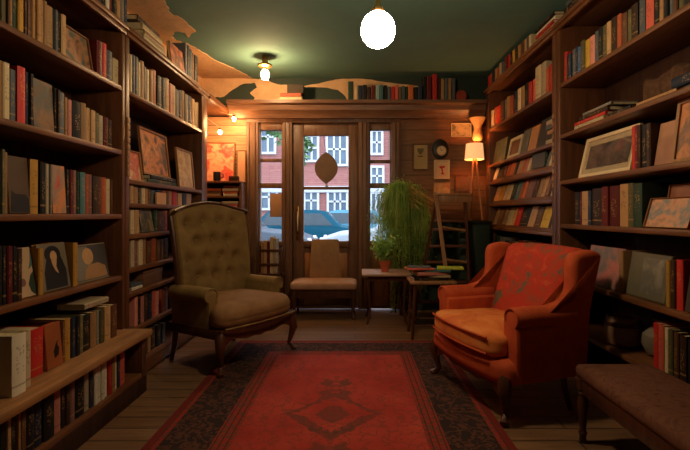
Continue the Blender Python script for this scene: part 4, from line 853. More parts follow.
def left_chair():
    t = thing('wing_chair', 'olive brown button-tufted wing chair with a high arched back', 'armchair', (-.985, 3.56, .0046), 58.4); t.scale = (1.1, 1.04, 1)
    V, Vs = M['olive_velvet'], M['olive_seat']
    def fseat(p, n):
        k = max(0, (-n.y - .35) / .65); x = p.x * (1 + .13 * min(1, k * 2.2)); y = p.y - .035 * (1 - n.x * n.x) * (1 if n.y < 0 else 0) * abs(n.y)
        z = p.z + (.03 * (1 - n.x ** 2) * (1 - n.y ** 2) if n.z > .5 else 0) - .02 * (1 if n.z > 0 else 0) * max(0, -n.y) ** 3
        return (x, y, z)
    g = G(); g.rb((0, -.055, .375), (.60, .56, .165), .06, 14, fseat); s = g.done('seat', Vs, t)
    g = G(); g.tube([(x, -.352 - .035 * (1 - (x / .34) ** 2), .312) for x in [-.33 + .66 * i / 12 for i in range(13)]], .008, 6); g.done('piping', V, s)
    apron(t, .68, -.315, .215, .30); apron(t, .52, -.345, .215, .30, dip=.015, ax='y_', name='apron') if False else None
    g = G(); g.box((-.335, -.30, .23), (.335, .24, .30), .01); g.done('seat_frame', M['leg_wood'], t)
    for sx in (-1, 1):
        cab_leg(t, sx * .325, -.305, .27, sx, -1); rear_leg(t, sx * .28, .20, .25, .05)
        roll_arm(t, sx, .25, .345, .27, .52, .056, -.20, .18, V, cx=.312)
    top = .70
    cen = (0, .175, .765)
    but = [(x, z) for zz, xs in ((.235, (-.21, -.07, .07, .21)), (.10, (-.14, 0, .14)), (-.03, (-.21, -.07, .07, .21)), (-.16, (-.14, 0, .14)))for x in xs for z in (zz,)]
    def yfront(x, z):
        tt = (z + .36) / .72
        return tt * .075
    def fb(p, n):
        tt = (p.z + .36) / .72; x = p.x * (.94 + .06 * tt)
        z = p.z + (.055 * math.cos(n.x * 1.75) - .01) * max(0, tt) ** 2
        y = p.y + tt * .075 - .07 * max(0, (abs(n.x) - .62) / .38) ** 1.6 * (.4 + .6 * (1 - abs(tt - .45)))
        if n.y < -.5:
            y -= .030 * (1 - n.x ** 4) * (1 - n.z ** 6)
            for bx_, bz in but:
                d2 = (x - bx_) ** 2 + (p.z - bz) ** 2
                y += .030 * math.exp(-d2 / .0010) + .028 * math.exp(-d2 / .0032)
        return (x, y, z)
    g = G(); g.rb(cen, (.66, .12, .72), .045, 38, fb); bk = g.done('backrest', V, t)
    for bx_, bz in but:
        tt = (bz + .36) / .72; yy = cen[1] - .06 - .030 * (1 - (bx_ / .33) ** 4) + tt * .075 + .052
        g = G(); g.rb((bx_, yy, cen[2] + bz + (.045 * math.cos(bx_ / .33 * 1.75)) * tt ** 2), (.026, .016, .026), .008, 3); g.done('button', V, bk)
    pts = []
    for i in range(25):
        a = -1 + 2 * i / 24; tt = 1.0
        pts.append((a * .325, cen[1] + .062 - .07 * max(0, (abs(a) - .62) / .38) ** 1.6 * .7 - .045, cen[2] + .36 + .055 * math.cos(a * 1.75) - .006))
    lt = [(-.335 * (.94 + .06 * q), cen[1] - .01 + q * .075 - .07 * (.4 + .6 * (1 - abs(q - .45))), cen[2] - .36 + .72 * q) for q in (0.15, .35, .55, .75, .93)]
    rt = [(-x, y, z) for x, y, z in lt[::-1]]
    g = G(); g.tube(lt + pts + rt, .013, 8); g.done('back_frame', M['leg_wood'], t)
    return t
left_chair()
def right_chair():
    t = thing('wing_chair', 'low orange red velvet wing armchair with a floral back', 'armchair', (.93, 2.83, .0046), -73.4); t.scale = (1.06, .94, 1)
    V = M['red_velvet']
    def fseat(p, n):
        k = max(0, (-n.y - .3) / .7)
        return (p.x * (1 + .17 * min(1, k * 2)), p.y - .05 * (1 - n.x * n.x) * max(0, -n.y), p.z + (.028 * (1 - n.x ** 2) * (1 - n.y ** 2) if n.z > .5 else 0))
    g = G(); g.rb((0, -.10, .385), (.58, .48, .13), .045, 12, fseat); s = g.done('seat_cushion', M['orange_seat'], t)
    for zz in (.345, .43):
        g = G(); g.tube([(x, -.345 - .048 * (1 - (x / .36) ** 2), zz) for x in [-.295 + .59 * i / 12 for i in range(13)]], .0065, 6); g.done('piping', V, s)
    g = G(); g.rb((0, -.075, .255), (.80, .49, .145), .06, 12, lambda p, n: (p.x * (1 - .03 * (n.y > .5)), p.y - .045 * (1 - n.x * n.x) * max(0, -n.y), p.z)); g.done('seat_base', V, t)
    apron(t, .66, -.30, .165, .2, dip=.022)
    for sx in (-1, 1):
        cab_leg(t, sx * .355, -.285, .24, sx, -1, .032); rear_leg(t, sx * .32, .13, .24, .06)
        roll_arm(t, sx, .285, .425, .22, .54, .058, -.25, .15, V, drop=.0, cx=.362)
        prof = crom([(.10, .25), (.22, .25), (.25, .55), (.315, .80), (.325, .86), (.285, .885), (.215, .885), (.15, .868), (.125, .82), (.122, .73), (.108, .665), (.06, .618), (-.02, .596), (-.08, .57), (-.06, .50), (.03, .40)])
        g = G(); g.slab(prof, sx * .322, sx * .412, .03); g.done('wing', V, t)
    def fb(p, n):
        tt = (p.z + .26) / .52
        return (p.x * (.97 + .06 * tt), p.y + tt * .19 - (.025 * (1 - n.x ** 2) * (1 - n.z ** 2) if n.y < -.5 else 0), p.z + .012 * math.cos(n.x * 1.6) * max(0, tt))
    g = G(); g.rb((0, .115, .635), (.60, .13, .50), .05, 14, fb); g.done('backrest', M['floral'], t)
    return t
right_chair()
# ================================================================== BENCH AT THE RIGHT EDGE
def turned(g, x, y, z0, z1, r):
    h = z1 - z0
    g.lathe([(r * .45, 0), (r * .6, .02 * h), (r * .55, .1 * h), (r * .75, .16 * h), (r * .5, .2 * h), (r * .62, .3 * h), (r * .95, .62 * h), (r * .6, .74 * h), (r * .9, .78 * h), (r * .6, .82 * h), (r, .84 * h), (r, h)], (x, y, z0), 14)
t = thing('bench', 'long brocade topped wooden bench at the lower right edge', 'bench', (1.245, 1.68, .0006))
g = G(); g.rb((0, 0, .335), (.37, 1.12, .075), .035, 12, lambda p, n: (p.x, p.y, p.z + (.018 * (1 - n.x ** 2) * (1 - n.y ** 4) if n.z > .5 else 0))); g.done('seat', M['brocade'], t)
for sx in (-1, 1):
    g = G(); g.box((sx * .16 - .012, -.50, .235), (sx * .16 + .012, .50, .305), .004); g.done('side_rail', M['leg_wood'], t)
    g = G(); g.box((-.15, sx * .52 - .012, .235), (.15, sx * .52 + .012, .305), .004); g.done('end_rail', M['leg_wood'], t)
    for sy in (-1, 1):
        g = G(); turned(g, sx * .158, sy * .515, 0, .305, .027); g.done('leg', M['leg_wood'], t)
# ================================================================== SMALL CHAIR BY THE DOOR
t = thing('side_chair', 'low chair with rose seat and narrow tan back in front of the door', 'chair', (-.325, 4.90, .0006))
g = G(); g.rb((0, 0, .345), (.69, .36, .085), .035, 10, lambda p, n: (p.x, p.y, p.z + (.012 * (1 - n.x ** 2) * (1 - n.y ** 2) if n.z > .5 else 0))); s = g.done('seat', M['rose_seat'], t)
g = G(); g.tube([(x, -.182, .315) for x in (-.32, 0, .32)], .007, 6); g.done('piping', M['brocade'], s)
g = G(); g.box((-.315, -.165, .22), (.315, -.14, .305), .004); g.done('apron', M['leg_wood'], t)
g = G(); g.box((-.315, .14, .22), (.315, .165, .305), .004); g.done('apron', M['leg_wood'], t)
for sx in (-1, 1):
    g = G(); g.box((sx * .305 - .012, -.14, .22), (sx * .305 + .012, .14, .305), .004); g.done('side_rail', M['leg_wood'], t)
    cab_leg(t, sx * .30, -.145, .30, sx * .6, -.6, .026); cab_leg(t, sx * .30, .145, .30, sx * .4, .4, .024)
g = G(); g.box((-.29, -.012, .085), (.29, .012, .115), .004); g.done('stretcher', M['leg_wood'], t)
g = G()
g.prism([(-.175, .375), (.175, .375), (.16, .60), (.148, .805), (.135, .815), (-.135, .815), (-.148, .805), (-.16, .60)], 'y', .10, .135, bev=.008); g.done('backrest', velvet('tan_back_cloth', [(.3, (158, 118, 84)), (.7, (180, 138, 100))]), t)
# ================================================================== SIDE TABLE + PLANTS
t = thing('side_table', 'small square table with curved legs beside the door', 'table', (.315, 4.72, .004))
g = G(); g.box((-.245, -.23, .475), (.245, .23, .497), .006); g.done('tabletop', M['grey_wood'], t)
g = G()
for a, b in (((-.19, -.18, .425), (.19, -.165, .475)), ((-.19, .165, .425), (.19, .18, .475)), ((-.19, -.165, .425), (-.175, .165, .475)), ((.175, -.165, .425), (.19, .165, .475))): g.box(a, b)
g.done('apron', M['leg_wood'], t)
for sx in (-1, 1):
    for sy in (-1, 1):
        g = G(); g.tube([(sx * .165, sy * .155, .475), (sx * .185, sy * .172, .40), (sx * .172, sy * .162, .25), (sx * .165, sy * .155, .12), (sx * .19, sy * .175, .02), (sx * .20, sy * .185, 0)], [.018, .02, .014, .011, .012, .013], 8); g.done('leg', M['leg_wood'], t)
M['fern'] = leafmat('fern_green', (124, 160, 74), (176, 196, 98)); M['fern2'] = leafmat('bright_leaf_green', (130, 168, 80), (168, 196, 100)); M['straw'] = leafmat('straw_grass', (190, 156, 84), (214, 182, 110))
pt = at(385, 270, 4.66)
t = thing('potted_plant', 'small bushy plant in a terracotta pot on the side table', 'plant', (.305, 4.68, .503))
g = G(); g.lathe([(.0, 0), (.036, 0), (.05, .085), (.058, .087), (.06, .115), (.052, .115), (.048, .1), (.0, .1)], seg=24); p = g.done('pot', M['terracotta'], t)
g = G(); g.lathe([(.0, .095), (.047, .098), (.0, .104)], seg=16); g.done('soil', M['soil'], t)
def blade(g, pts, w, side):
    n = len(pts); prev = None
    for i, p in enumerate(pts):
        ww = w * (1 - (i / (n - 1)) ** 2 * .9) * (.5 + min(1, i / 1.5) * .5); a = g.bm.verts.new(p - side * ww / 2); b = g.bm.verts.new(p + side * ww / 2)
        if prev: g.bm.faces.new((prev[0], prev[1], b, a))
        prev = (a, b)
g = G()
for k in range(60):
    a = R.uniform(0, 6.28); r = R.uniform(.04, .13); hh = R.uniform(.10, .30)
    q = Vector((math.cos(a), math.sin(a), 0)); base = Vector((0, 0, .10)) + q * .02
    pts = [base, base + q * r * .35 + Vector((0, 0, hh * .55)), base + q * r * .75 + Vector((0, 0, hh * .9)), base + q * r + Vector((0, 0, hh))]
    blade(g, pts, .004, q.cross(Vector((0, 0, 1))))
    for j in range(7):
        s = R.uniform(.35, 1); p0 = base + q * r * s + Vector((0, 0, hh * s)); leafcloud(g, p0, (.018, .018, .018), 2, .035)
g.done('foliage', M['fern2'], t, smooth=False)
t = thing('trailing_plant', 'large trailing grassy plant spilling from a tall stand beside the window', 'plant', (.50, 5.02, .004))
g = G()
for k in range(3):
    a = k * 2.09 + .4; g.tube([(.06 * math.cos(a), .06 * math.sin(a), .95), (.03 * math.cos(a), .03 * math.sin(a), .5), (.07 * math.cos(a), .07 * math.sin(a), 0)], .012, 6)
g.lathe([(0.0, .93), (.13, .93), (.13, .95), (0.0, .95)]); g.done('stand', M['iron'], t)
g = G(); g.lathe([(0, .951), (.08, .951), (.11, 1.12), (.12, 1.15), (.105, 1.15), (.095, 1.1), (0, 1.1)], seg=24); g.done('pot', M['terracotta'], t)
g = G(); g2 = G()
for k in range(1000):
    straw = k % 7 == 0
    a = R.uniform(-3.05, .1) if k % 4 else R.uniform(0, 6.28)
    q = Vector((math.cos(a), math.sin(a) * .75, 0)); r = R.uniform(.03, .25) if not straw else R.uniform(.15, .34)
    if straw: q = Vector((abs(q.x) * .8 + .2, q.y, 0)).normalized()
    up = R.uniform(.10, .38) * (1 - r * .9); dn = R.uniform(.05, .98) * (1.25 - r * 1.6) if not straw else R.uniform(-.1, .15)
    if q.y > 0: r = min(r, .1)
    p0 = Vector((0, 0, 1.10)) + q * R.uniform(0, .09)
    pts = [p0, p0 + q * r * .25 + Vector((0, 0, up * .7)), p0 + q * r * .55 + Vector((0, 0, up)), p0 + q * r * .85 + Vector((0, 0, up * .8)), p0 + q * r * 1.05 + Vector((R.uniform(-.02, .02), 0, up * .3 - dn * .3)), p0 + q * r * 1.12 + Vector((R.uniform(-.03, .03), 0, up * .1 - dn * .65)), p0 + q * r * 1.13 + Vector((R.uniform(-.04, .04), R.uniform(-.03, .01), -dn))]
    if straw: pts = pts[:4] + [pts[3] + q * .1 + Vector((0, 0, -.06))]
    for p in pts:
        p.y = min(p.y, .12)
        if p.z < .62: p.y = max(p.y, -.03)
        if p.z < .60: p.x = max(p.x, -.10)
    tw = R.uniform(0, 3.14); sd = Vector((math.cos(tw), math.sin(tw), 0))
    blade(g2 if straw else g, pts, R.uniform(.005, .009), sd)
    if not straw:
        for p in pts[2:]:
            if R.random() < .4: leafcloud(g, p, (.02, .015, .05), 2, .024)
g.done('foliage', M['fern'], t, smooth=False); g2.done('seed_heads', M['straw'], t, smooth=False)
# ================================================================== STOOL AND MAGAZINES
t = thing('stool', 'dark wooden stool under a heap of magazines beside the red armchair', 'stool', (.68, 4.12, .0045))
g = G(); g.box((-.20, -.16, .475), (.20, .16, .505), .01); g.done('seat', M['pale_wood'], t)
for sx in (-1, 1):
    for sy in (-1, 1):
        g = G(); g.tube([(sx * .155, sy * .12, .475), (sx * .185, sy * .145, 0)], [.017, .013], 8); g.done('leg', M['leg_wood'], t)
    g = G(); g.tube([(sx * .172, -.135, .2), (sx * .172, .135, .2)], .009, 8); g.done('stretcher', M['leg_wood'], t)
    g = G(); g.tube([(-.178, sx * .138, .12), (.178, sx * .138, .12)], .009, 8); g.done('stretcher', M['leg_wood'], t)
z = .5105
for i, (k, th, rz, dx, dy, w, h, lab) in enumerate((('black', .022, 4, -.02, 0, .22, .30, 'dark magazine at the bottom of the heap on the stool'), ('cream', .02, -6, .02, .01, .22, .29, 'cream magazine second lowest in the heap on the stool'), ('pink', .026, 9, -.01, -.01, .21, .28, 'pink edged book in the middle of the heap on the stool'), ('teal', .018, -10, .03, 0, .21, .28, 'teal magazine under the bright covers on the stool'))):
    book(T(.68 + dx, 4.12 + dy, z) @ RZ(rz) @ T(-h / 2, -w / 2, th / 2) @ RY(90), th, h, w, k, lab, 'magazines heaped on the stool', 'magazine'); z += th + .0005
book(T(.575, 4.11, z) @ RZ(8) @ T(-.12, -.10, .007) @ RY(90), .012, .23, .19, 'coral', 'coral red magazine on top at the left of the heap on the stool', 'magazines heaped on the stool', 'magazine')
book(T(.575, 4.13, z + .0135) @ RZ(-12) @ T(-.10, -.08, .005) @ RY(90), .009, .2, .15, 'slate', 'small grey blue pamphlet on the coral magazine on the stool', 'magazines heaped on the stool', 'magazine')
book(T(.835, 4.11, z) @ RZ(-9) @ T(-.10, -.08, .009) @ RY(90), .017, .23, .17, 'lime', 'lime yellow magazine on top at the right of the heap on the stool', 'magazines heaped on the stool', 'magazine')
# ================================================================== LADDER
t = thing('step_ladder', 'old wooden step ladder standing open between the plant and the lamp', 'ladder', (.92, 4.55, 0))
def rail(p, q, w=.03, th=.018, name='rail', m='pale_wood'):
    g = G(); p, q = Vector(p), Vector(q); d = (q - p); e = d.normalized(); s = Vector((1, 0, 0)); s = (s - e * s.dot(e)).normalized(); n = e.cross(s)
    g.loft([[p + s * a * th / 2 + n * b * w / 2 for a, b in ((-1, -1), (1, -1), (1, 1), (-1, 1))], [q + s * a * th / 2 + n * b * w / 2 for a, b in ((-1, -1), (1, -1), (1, 1), (-1, 1))]])
    return g.done(name, M[m], t, True)
A0, A1 = Vector((.60, 4.70, .003)), Vector((.825, 4.62, 1.27)); B0, B1 = Vector((1.22, 4.70, .003)), Vector((1.10, 4.62, 1.27))
rail(A0, A1, .055, .024, m='leg_wood'); rail(B0, B1, .055, .024, m='leg_wood')
for py in (213, 221, 229.5, 246, 262, 282, 302):
    z = H - (py - VY) / F * 4.66; f = z / 1.27
    if f < .04: continue
    a, b = A0.lerp(A1, f), B0.lerp(B1, f)
    g = G(); g.box((a.x + .013, a.y - .05, z - .011), (b.x - .013, a.y + .04, z + .011), .003); g.done('tread', M['case_x'], t, True)
C0, C1 = Vector((.915, 4.24, .006)), Vector((.80, 4.575, 1.30)); D0, D1 = Vector((1.06, 4.24, .005)), Vector((1.10, 4.575, 1.25))
rail(C0, C1, .04, .03); rail(D0, D1, .03, .022, m='leg_wood')
for f in (.25, .50, .74):
    a, b = C0.lerp(C1, f), D0.lerp(D1, f); g = G(); g.tube([a + Vector((.01, 0, 0)), b - Vector((.008, 0, 0))], .012, 8); g.done('rung', M['pale_wood'], t, True)
g = G(); g.box((.80, 4.53, 1.27), (1.16, 4.68, 1.295), .004); g.box((.825, 4.535, 1.205), (1.15, 4.555, 1.27), .003); g.done('platform', M['pale_wood'], t, True)
# ================================================================== GREEN CABINET, LAMP, WALL THINGS
t = thing('cabinet', 'dark green painted cupboard under the lit lamp in the far right corner', 'cabinet', (1.255, 4.99, .0006))
g = G(); g.box((-.155, -.19, 0), (.155, .2, .985), .004); g.done('body', M['green_paint'], t)
g = G(); g.box((-.17, -.21, .985), (.17, .205, 1.015), .006); g.done('top', M['black'], t)
g = G(); g.box((-.14, -.203, .06), (.14, -.19, .95), .004); dr = g.done('door', M['green_paint'], t)
g = G(); g.box((-.10, -.208, .12), (.10, -.202, .89), .003); g.done('door_panel', M['green_paint'], dr)
g = G(); g.lathe([(.006, 0), (.006, .012), (.013, .018), (.012, .028), (.0, .03)], (0, 0, 0), 12, T(-.12, -.203, .55) @ RX(90)); g.done('knob', M['brass'], dr)
lp = at(475, 160, 4.95)
t = thing('table_lamp', 'lit lamp with a cream shade on tall slanting wooden legs, far right corner', 'lamp', (1.285, 4.95, 1.020))
zs = lp.z - 1.0155
for a in (100, 220, 340):
    c, s = math.cos(math.radians(a)), math.sin(math.radians(a))
    g = G(); g.tube([(c * .015, s * .015, zs + .03), (c * .085, s * .085, 0)], [.011, .009], 8); g.done('leg', M['lamp_wood'], t)
g = G(); g.lathe([(.03, zs + .02), (.03, zs + .045), (.012, zs + .05), (.012, zs + .075), (0, zs + .075)], seg=14); g.done('socket', M['brass'], t)
M['shade'] = emit('glowing_lampshade', (255, 184, 118), .6)
g = G(); g.lathe([(.103, zs), (.088, zs + .17), (.085, zs + .17), (.100, zs)], seg=32, cap=False)
g.quad(*[Vector(p) for p in ((0, -.001, zs + .165), (.086, -.001, zs + .165), (.086, .001, zs + .165), (0, .001, zs + .165))]) if False else None
sh = g.done('lamp_shade', M['shade'], t)
M['bulb_warm'] = emit('warm_bulb', (255, 190, 116), 130)
g = G(); g.rb((0, 0, zs + .10), (.05, .05, .06), .03, 5); g.done('bulb', M['bulb_warm'], t)
# sconce above it
t = thing('wall_sconce', 'unlit tan waisted paper sconce hanging above the lit lamp', 'sconce', (1.348, 5.06, wz(143)))
t.scale = (.9, .9, .84)
M['parchment'] = mat('tan_parchment', (212, 160, 104), .7, .1, 12)
g = G(); g.lathe([(.045, 0), (.062, .03), (.062, .09), (.045, .15), (.05, .20), (.085, .27), (.10, .30), (.095, .30), (.045, .2), (.04, .15), (.056, .09), (.056, .03), (.04, .0)], seg=24, cap=False); g.done('shade', M['parchment'], t)
g = G(); g.tube([(0, .03, .25), (0, .10, .26), (0, .135, .26)], .009, 8); g.lathe([(.03, 0), (.03, .012), (0, .012)], (0, 0, 0), 12, T(0, .14, .26) @ RX(90)); g.done('bracket', M['brass'], t)
def wallpic(p0, p1, y0, y1, fm, am, label, fw=.012, **kw):
    x0, x1, z1, z0 = wx(p0), wx(p1), wz(y0), wz(y1)
    return framed(T((x0 + x1) / 2, WY - .0195, z0), x1 - x0, z1 - z0, fm, am, label, lean=0, fw=fw, **kw)
wallpic(412.5, 428, 144, 170, M['case_x'], art((176, 148, 88), (160, 130, 76), scale=6), 'yellowed print in a thin dark frame on the panelling left of the clock', fw=.01, shapes=[('figure', [(.3, .5), (.7, .5), (.7, .55), (.3, .55)], PM['brown']), ('figure', [(.25, .85), (.75, .85), (.7, .72), (.55, .6), (.45, .6), (.3, .72)], PM['olive'])])
wallpic(434, 449.5, 160, 179, M['cream_paper'], art((222, 190, 150), (210, 174, 132), scale=4), 'cream framed print with a red figure under the clock', fw=.014, shapes=[('figure', [(.3, .7), (.75, .72), (.7, .6), (.55, .58), (.6, .3), (.7, .2), (.42, .2), (.5, .35), (.45, .55), (.32, .58)], PM['red'])])
wallpic(433, 450.5, 181.5, 195, M['pale_wood'], art((214, 130, 72), (222, 170, 110), (176, 90, 52), scale=8), 'small orange picture low under the red figure print', fw=.01)
wallpic(451, 471, 123.5, 137, M['cream_paper'], art((110, 90, 66), (196, 160, 110), (80, 66, 50), scale=14), 'small dark sketch card tilted on the panelling below the ledge', fw=.008)
wallpic(455, 469, 175, 191, M['case_x'], art((130, 82, 48), (104, 66, 40), scale=8), 'small brown picture on the panelling behind the lamp legs', fw=.01)
t = thing('wall_clock', 'dark oval wall clock with a small pale dial on the panelling', 'clock', (wx(440.2), WY - .001, wz(149.5)))
ck = RX(90)
g = G(); g.loft([[(.092 * s * math.cos(a), y, .115 * s * math.sin(a)) for a in [2 * math.pi * i / 28 for i in range(28)]] for s, y in ((1, 0), (1, -.02), (.93, -.035), (.8, -.04))]); g.done('case', M['black'], t)
g = G(); g.lathe([(.052, 0), (.052, .006), (.0, .006)], (0, 0, 0), 24, T(.005, -.04, -.02) @ RX(90)); dl = g.done('dial', M['cream_paper'], t)
g = G(); g.lathe([(.052, 0), (.058, .004), (.058, .012), (.052, .012)], (0, 0, 0), 24, T(.005, -.039, -.02) @ RX(90), cap=False); g.done('bezel', M['brass'], t)
for a, l in ((55, .026), (-20, .036)):
    g = G(); g.box((-.002, -.0495, 0), (.002, -.047, l), 0, T(.005, 0, -.02) @ RY(a)); g.done('hand', M['black'], dl)
for k in range(12):
    g = G(); g.box((-.0012, -.0475, .041), (.0012, -.0455, .048), 0, T(.005, 0, -.02) @ RY(30 * k)); g.done('hour_mark', M['black'], dl)
# sign in the door
t = thing('hanging_sign', 'brown pointed oval sign hanging inside the door glass', 'sign', (wx(326.3), WY - .01, wz(168)))
hw, hh = (wx(338) - wx(315)) / 2, (wz(153) - wz(185)) / 2
pts = []
for i in range(17):
    a = -1 + 2 * i / 16; pts.append((hw * (1 - abs(a) ** 2.2), hh * a))
pts += [(-x, z) for x, z in pts[1:-1][::-1]]
M['sign_brown'] = mat('brown_sign_board', (118, 92, 74), .7, .15, 10)
g = G(); g.prism(pts, 'y', -.006, .006); g.done('board', M['sign_brown'], t)
g = G(); g.tube([(0, 0, hh - .005), (-.03, .0, wz(137) - wz(168)), ], .0025, 5); g.done('cord', M['black'], t)
g = G(); g.rb((.004, -.002, -hh - .012), (.03, .008, .04), .004, 3); g.done('tag', M['white_trim'], t)
g = G(); g.box((wx(269.5), WY + .03, wz(217)), (wx(281), WY + .04, wz(193.5)), .002)
o = g.done('paper_notice', mat('kraft_paper', (182, 134, 96), .8, .12, 8)); tag(o, 'blank tan paper notice taped to the left sidelight', 'notice')
# ================================================================== MAGAZINE RACK LEFT OF DOOR
t = thing('magazine_rack', 'narrow wooden rack of papers under the left sidelight', 'rack', (-.905, 4.98, .0006))
for sx in (-1, 1):
    for sy in (-1, 1):
        g = G(); g.box((sx * .125 - .01, sy * .10 - .01, 0), (sx * .125 + .01, sy * .10 + .01, .74), .003); g.done('post', M['leg_wood'], t)
for z in (.08, .44):
    g = G(); g.box((-.135, -.11, z), (.135, .11, z + .015)); g.done('shelf', M['leg_wood'], t)
for z in (.20, .54, .69):
    for sy in (-1, 1):
        g = G(); g.box((-.115, sy * .10 - .006, z), (.115, sy * .10 + .006, z + .025), .002); g.done('slat', M['leg_wood'], t)
FK = Frame('B', 4.94)
def rackbook(x, z, t_, h, k, lab): book(T(x, 4.905, z), t_, h, .15, k, lab, 'papers in the rack by the door')
x = -1.005
for k, t_, h, z, nm in (('tan', .03, .33, .456, 'tan folder leftmost in the upper tier of the rack by the door'), ('ltan', .035, .35, .456, 'light tan folder beside the leftmost one in the rack by the door'), ('maroon', .03, .34, .456, 'maroon folder in the middle of the rack by the door'), ('cream', .035, .39, .456, 'tall cream magazine in the upper tier of the rack by the door'), ('beige', .04, .37, .456, 'beige magazine rightmost in the upper tier of the rack by the door')):
    rackbook(x + t_ / 2, z, t_ - .002, h, k, nm); x += t_
x = -1.005
for k, t_, h, nm in (('black', .04, .22, 'black magazine leftmost in the lower tier of the rack by the door'), ('tan', .04, .23, 'tan magazine second in the lower tier of the rack by the door'), ('cream', .05, .22, 'cream magazine third in the lower tier of the rack by the door'), ('ltan', .04, .23, 'light tan magazine rightmost in the lower tier of the rack by the door')):
    rackbook(x + t_ / 2, .096, t_ - .002, h, k, nm); x += t_
# ================================================================== BACK LEFT CORNER
t = thing('corner_bookcase', 'low bookcase in the back left corner behind the green wing chair', 'bookcase', (-1.43, 5.07, .0006))
for sx in (-1, 1):
    g = G(); g.box((sx * .2 - .014, -.125, 0), (sx * .2 + .014, .125, 1.42), .003); g.done('upright', M['case_v'], t)
for z in (.08, .4, .7, 1.0, 1.14, 1.28):
    g = G(); g.box((-.186, -.12, z - .018), (.186, .115, z), .003); g.done('shelf', M['case_x'], t)
g = G(); g.box((-.205, -.14, 1.42), (.205, .128, 1.445), .006); g.done('top', M['case_x'], t)
g = G(); g.box((-.186, .115, .06), (.186, .125, 1.42)); g.done('back_panel', M['case_back'], t)
FCo = Frame('B', 4.955)
def cornerflat(cx, z, ks, nm):
    for i, k in enumerate(ks):
        flat(T(cx, 4.957 + .004 * (i % 2), z), .16, .15 + .02 * ((i * 7) % 3) / 2, .028, k, PAL[k][1] + ' book, ' + ('lowest', 'second', 'third', 'top')[i] + ' in the ' + nm + ' flat pile in the back corner bookcase', 'books in the back left corner bookcase'); z += .029
cornerflat(-1.53, 1.281, ('tan', 'brown', 'rust'), 'upper left'); cornerflat(-1.345, 1.281, ('cream', 'rust', 'cream', 'maroon'), 'upper right')
cornerflat(-1.53, 1.141, ('brown', 'tan', 'black'), 'middle left'); cornerflat(-1.345, 1.141, ('ltan', 'coral', 'beige'), 'middle right')
cornerflat(-1.53, 1.001, ('navy', 'rust', 'tan'), 'lower left'); cornerflat(-1.345, 1.001, ('maroon', 'brown', 'cream'), 'lower right')
g = G(); g.lathe([(0, 0), (.035, 0), (.04, .02), (.04, .10), (.036, .10), (.035, .02), (0, .015)], seg=20)
g.tube([(.04, 0, .08), (.065, 0, .075), (.068, 0, .045), (.04, 0, .03)], .006, 6)
o = g.done('mug', M['black']); o.location = (-1.50, 5.0, 1.447); tag(o, 'dark mug on top of the back left corner bookcase', 'mug')
g = G(); g.box((-.05, -.035, 0), (.05, .035, .055), .006); o = g.done('small_box', M['case_back']); o.location = (-1.32, 5.02, 1.447); tag(o, 'small dark box on top of the back left corner bookcase', 'box')
framed(T(-1.52, 5.13, 1.447), .34, .45, M['tan_panel'], art((226, 128, 96), (206, 62, 52), (236, 170, 130), (216, 92, 72), scale=8), 'bright red and pink floral picture lit by hanging bulbs in back left corner', lean=5, fw=.012)
framed(T(-1.275, 5.14, 1.447), .10, .36, M['pale_wood'], art((206, 150, 110), (190, 130, 96), scale=8), 'narrow pale panel leaning beside the red floral picture', lean=3, fw=.008, cat='panel', name='leaning_panel')
# ================================================================== LIGHTS
M['bulb_big'] = emit('white_globe', (255, 226, 182), 98)
t = thing('pendant_lamp', 'large glowing white globe hanging from the ceiling', 'lamp', (.1125, 2.25, 1.99)); t.scale = (.85, .85, .74)
g = G(); g.lathe([(.0, -.115), (.03, -.111), (.06, -.095), (.085, -.065), (.097, -.025), (.098, .01), (.09, .05), (.07, .085), (.045, .108), (.03, .115), (.0, .115)], seg=32); g.done('globe', M['bulb_big'], t)
g = G(); g.lathe([(.0, .112), (.034, .112), (.036, .125), (.028, .15), (.016, .165), (.014, .20), (.008, .21), (.0, .21)], seg=20); g.done('gallery', M['brass'], t)
g = G(); g.tube([(0, 0, .205), (0, 0, (ZC - 1.99) / .74 - .02)], .005, 8); g.done('stem', M['brass'], t)
g = G(); g.lathe([(.0, (ZC - 1.99) / .74 - .03), (.05, (ZC - 1.99) / .74 - .025), (.055, (ZC - 1.99) / .74), (0, (ZC - 1.99) / .74)], seg=20); g.done('ceiling_rose', M['brass'], t)
M['bulb_small'] = emit('small_warm_globe', (255, 208, 150), 220)
zc_ = H + (VY - 75) / F * 4.55
t = thing('ceiling_lamp', 'small glowing bulb on the ceiling near the door', 'lamp', (-.89, 4.55, zc_))
g = G(); g.lathe([(0, -.05), (.03, -.04), (.042, -.01), (.042, .015), (.03, .04), (.022, .05), (0, .05)], seg=20); g.done('bulb', M['bulb_small'], t)
g = G(); g.lathe([(0, .047), (.026, .047), (.03, .07), (.07, .085), (.072, .10), (.03, .105), (.03, ZC - zc_), (0, ZC - zc_)], seg=20); g.done('fitting', M['brass'], t)
M['bulb_string'] = emit('orange_bulb', (255, 190, 122), 420)
for n, (px, py, Y, lab, tx, tz) in enumerate(((220, 131, 4.86, 'lower left of two hanging bulbs over the back left corner', -1.66, 2.2), (234, 118, 4.97, 'upper right of two hanging bulbs over the back left corner', -1.45, 2.2))):
    p = at(px, py, Y); t = thing('hanging_bulb', lab, 'lamp', p, 0, 'hanging bulbs in the back left corner')
    g = G(); g.rb((0, 0, -.012), (.034, .034, .044), .017, 4); g.done('bulb', M['bulb_string'], t)
    g = G(); g.lathe([(0, .005), (.017, .005), (.015, .03), (.006, .036), (0, .036)], seg=12); g.done('socket', M['brass'], t)
    g = G(); e = Vector((tx, Y, 2.198)) - p; g.tube([(0, 0, .034), Vector((0, 0, .034)).lerp(e, .5) + Vector((0, 0, -.012)), e], .003, 5); g.done('cord', M['cream_paper'], t)
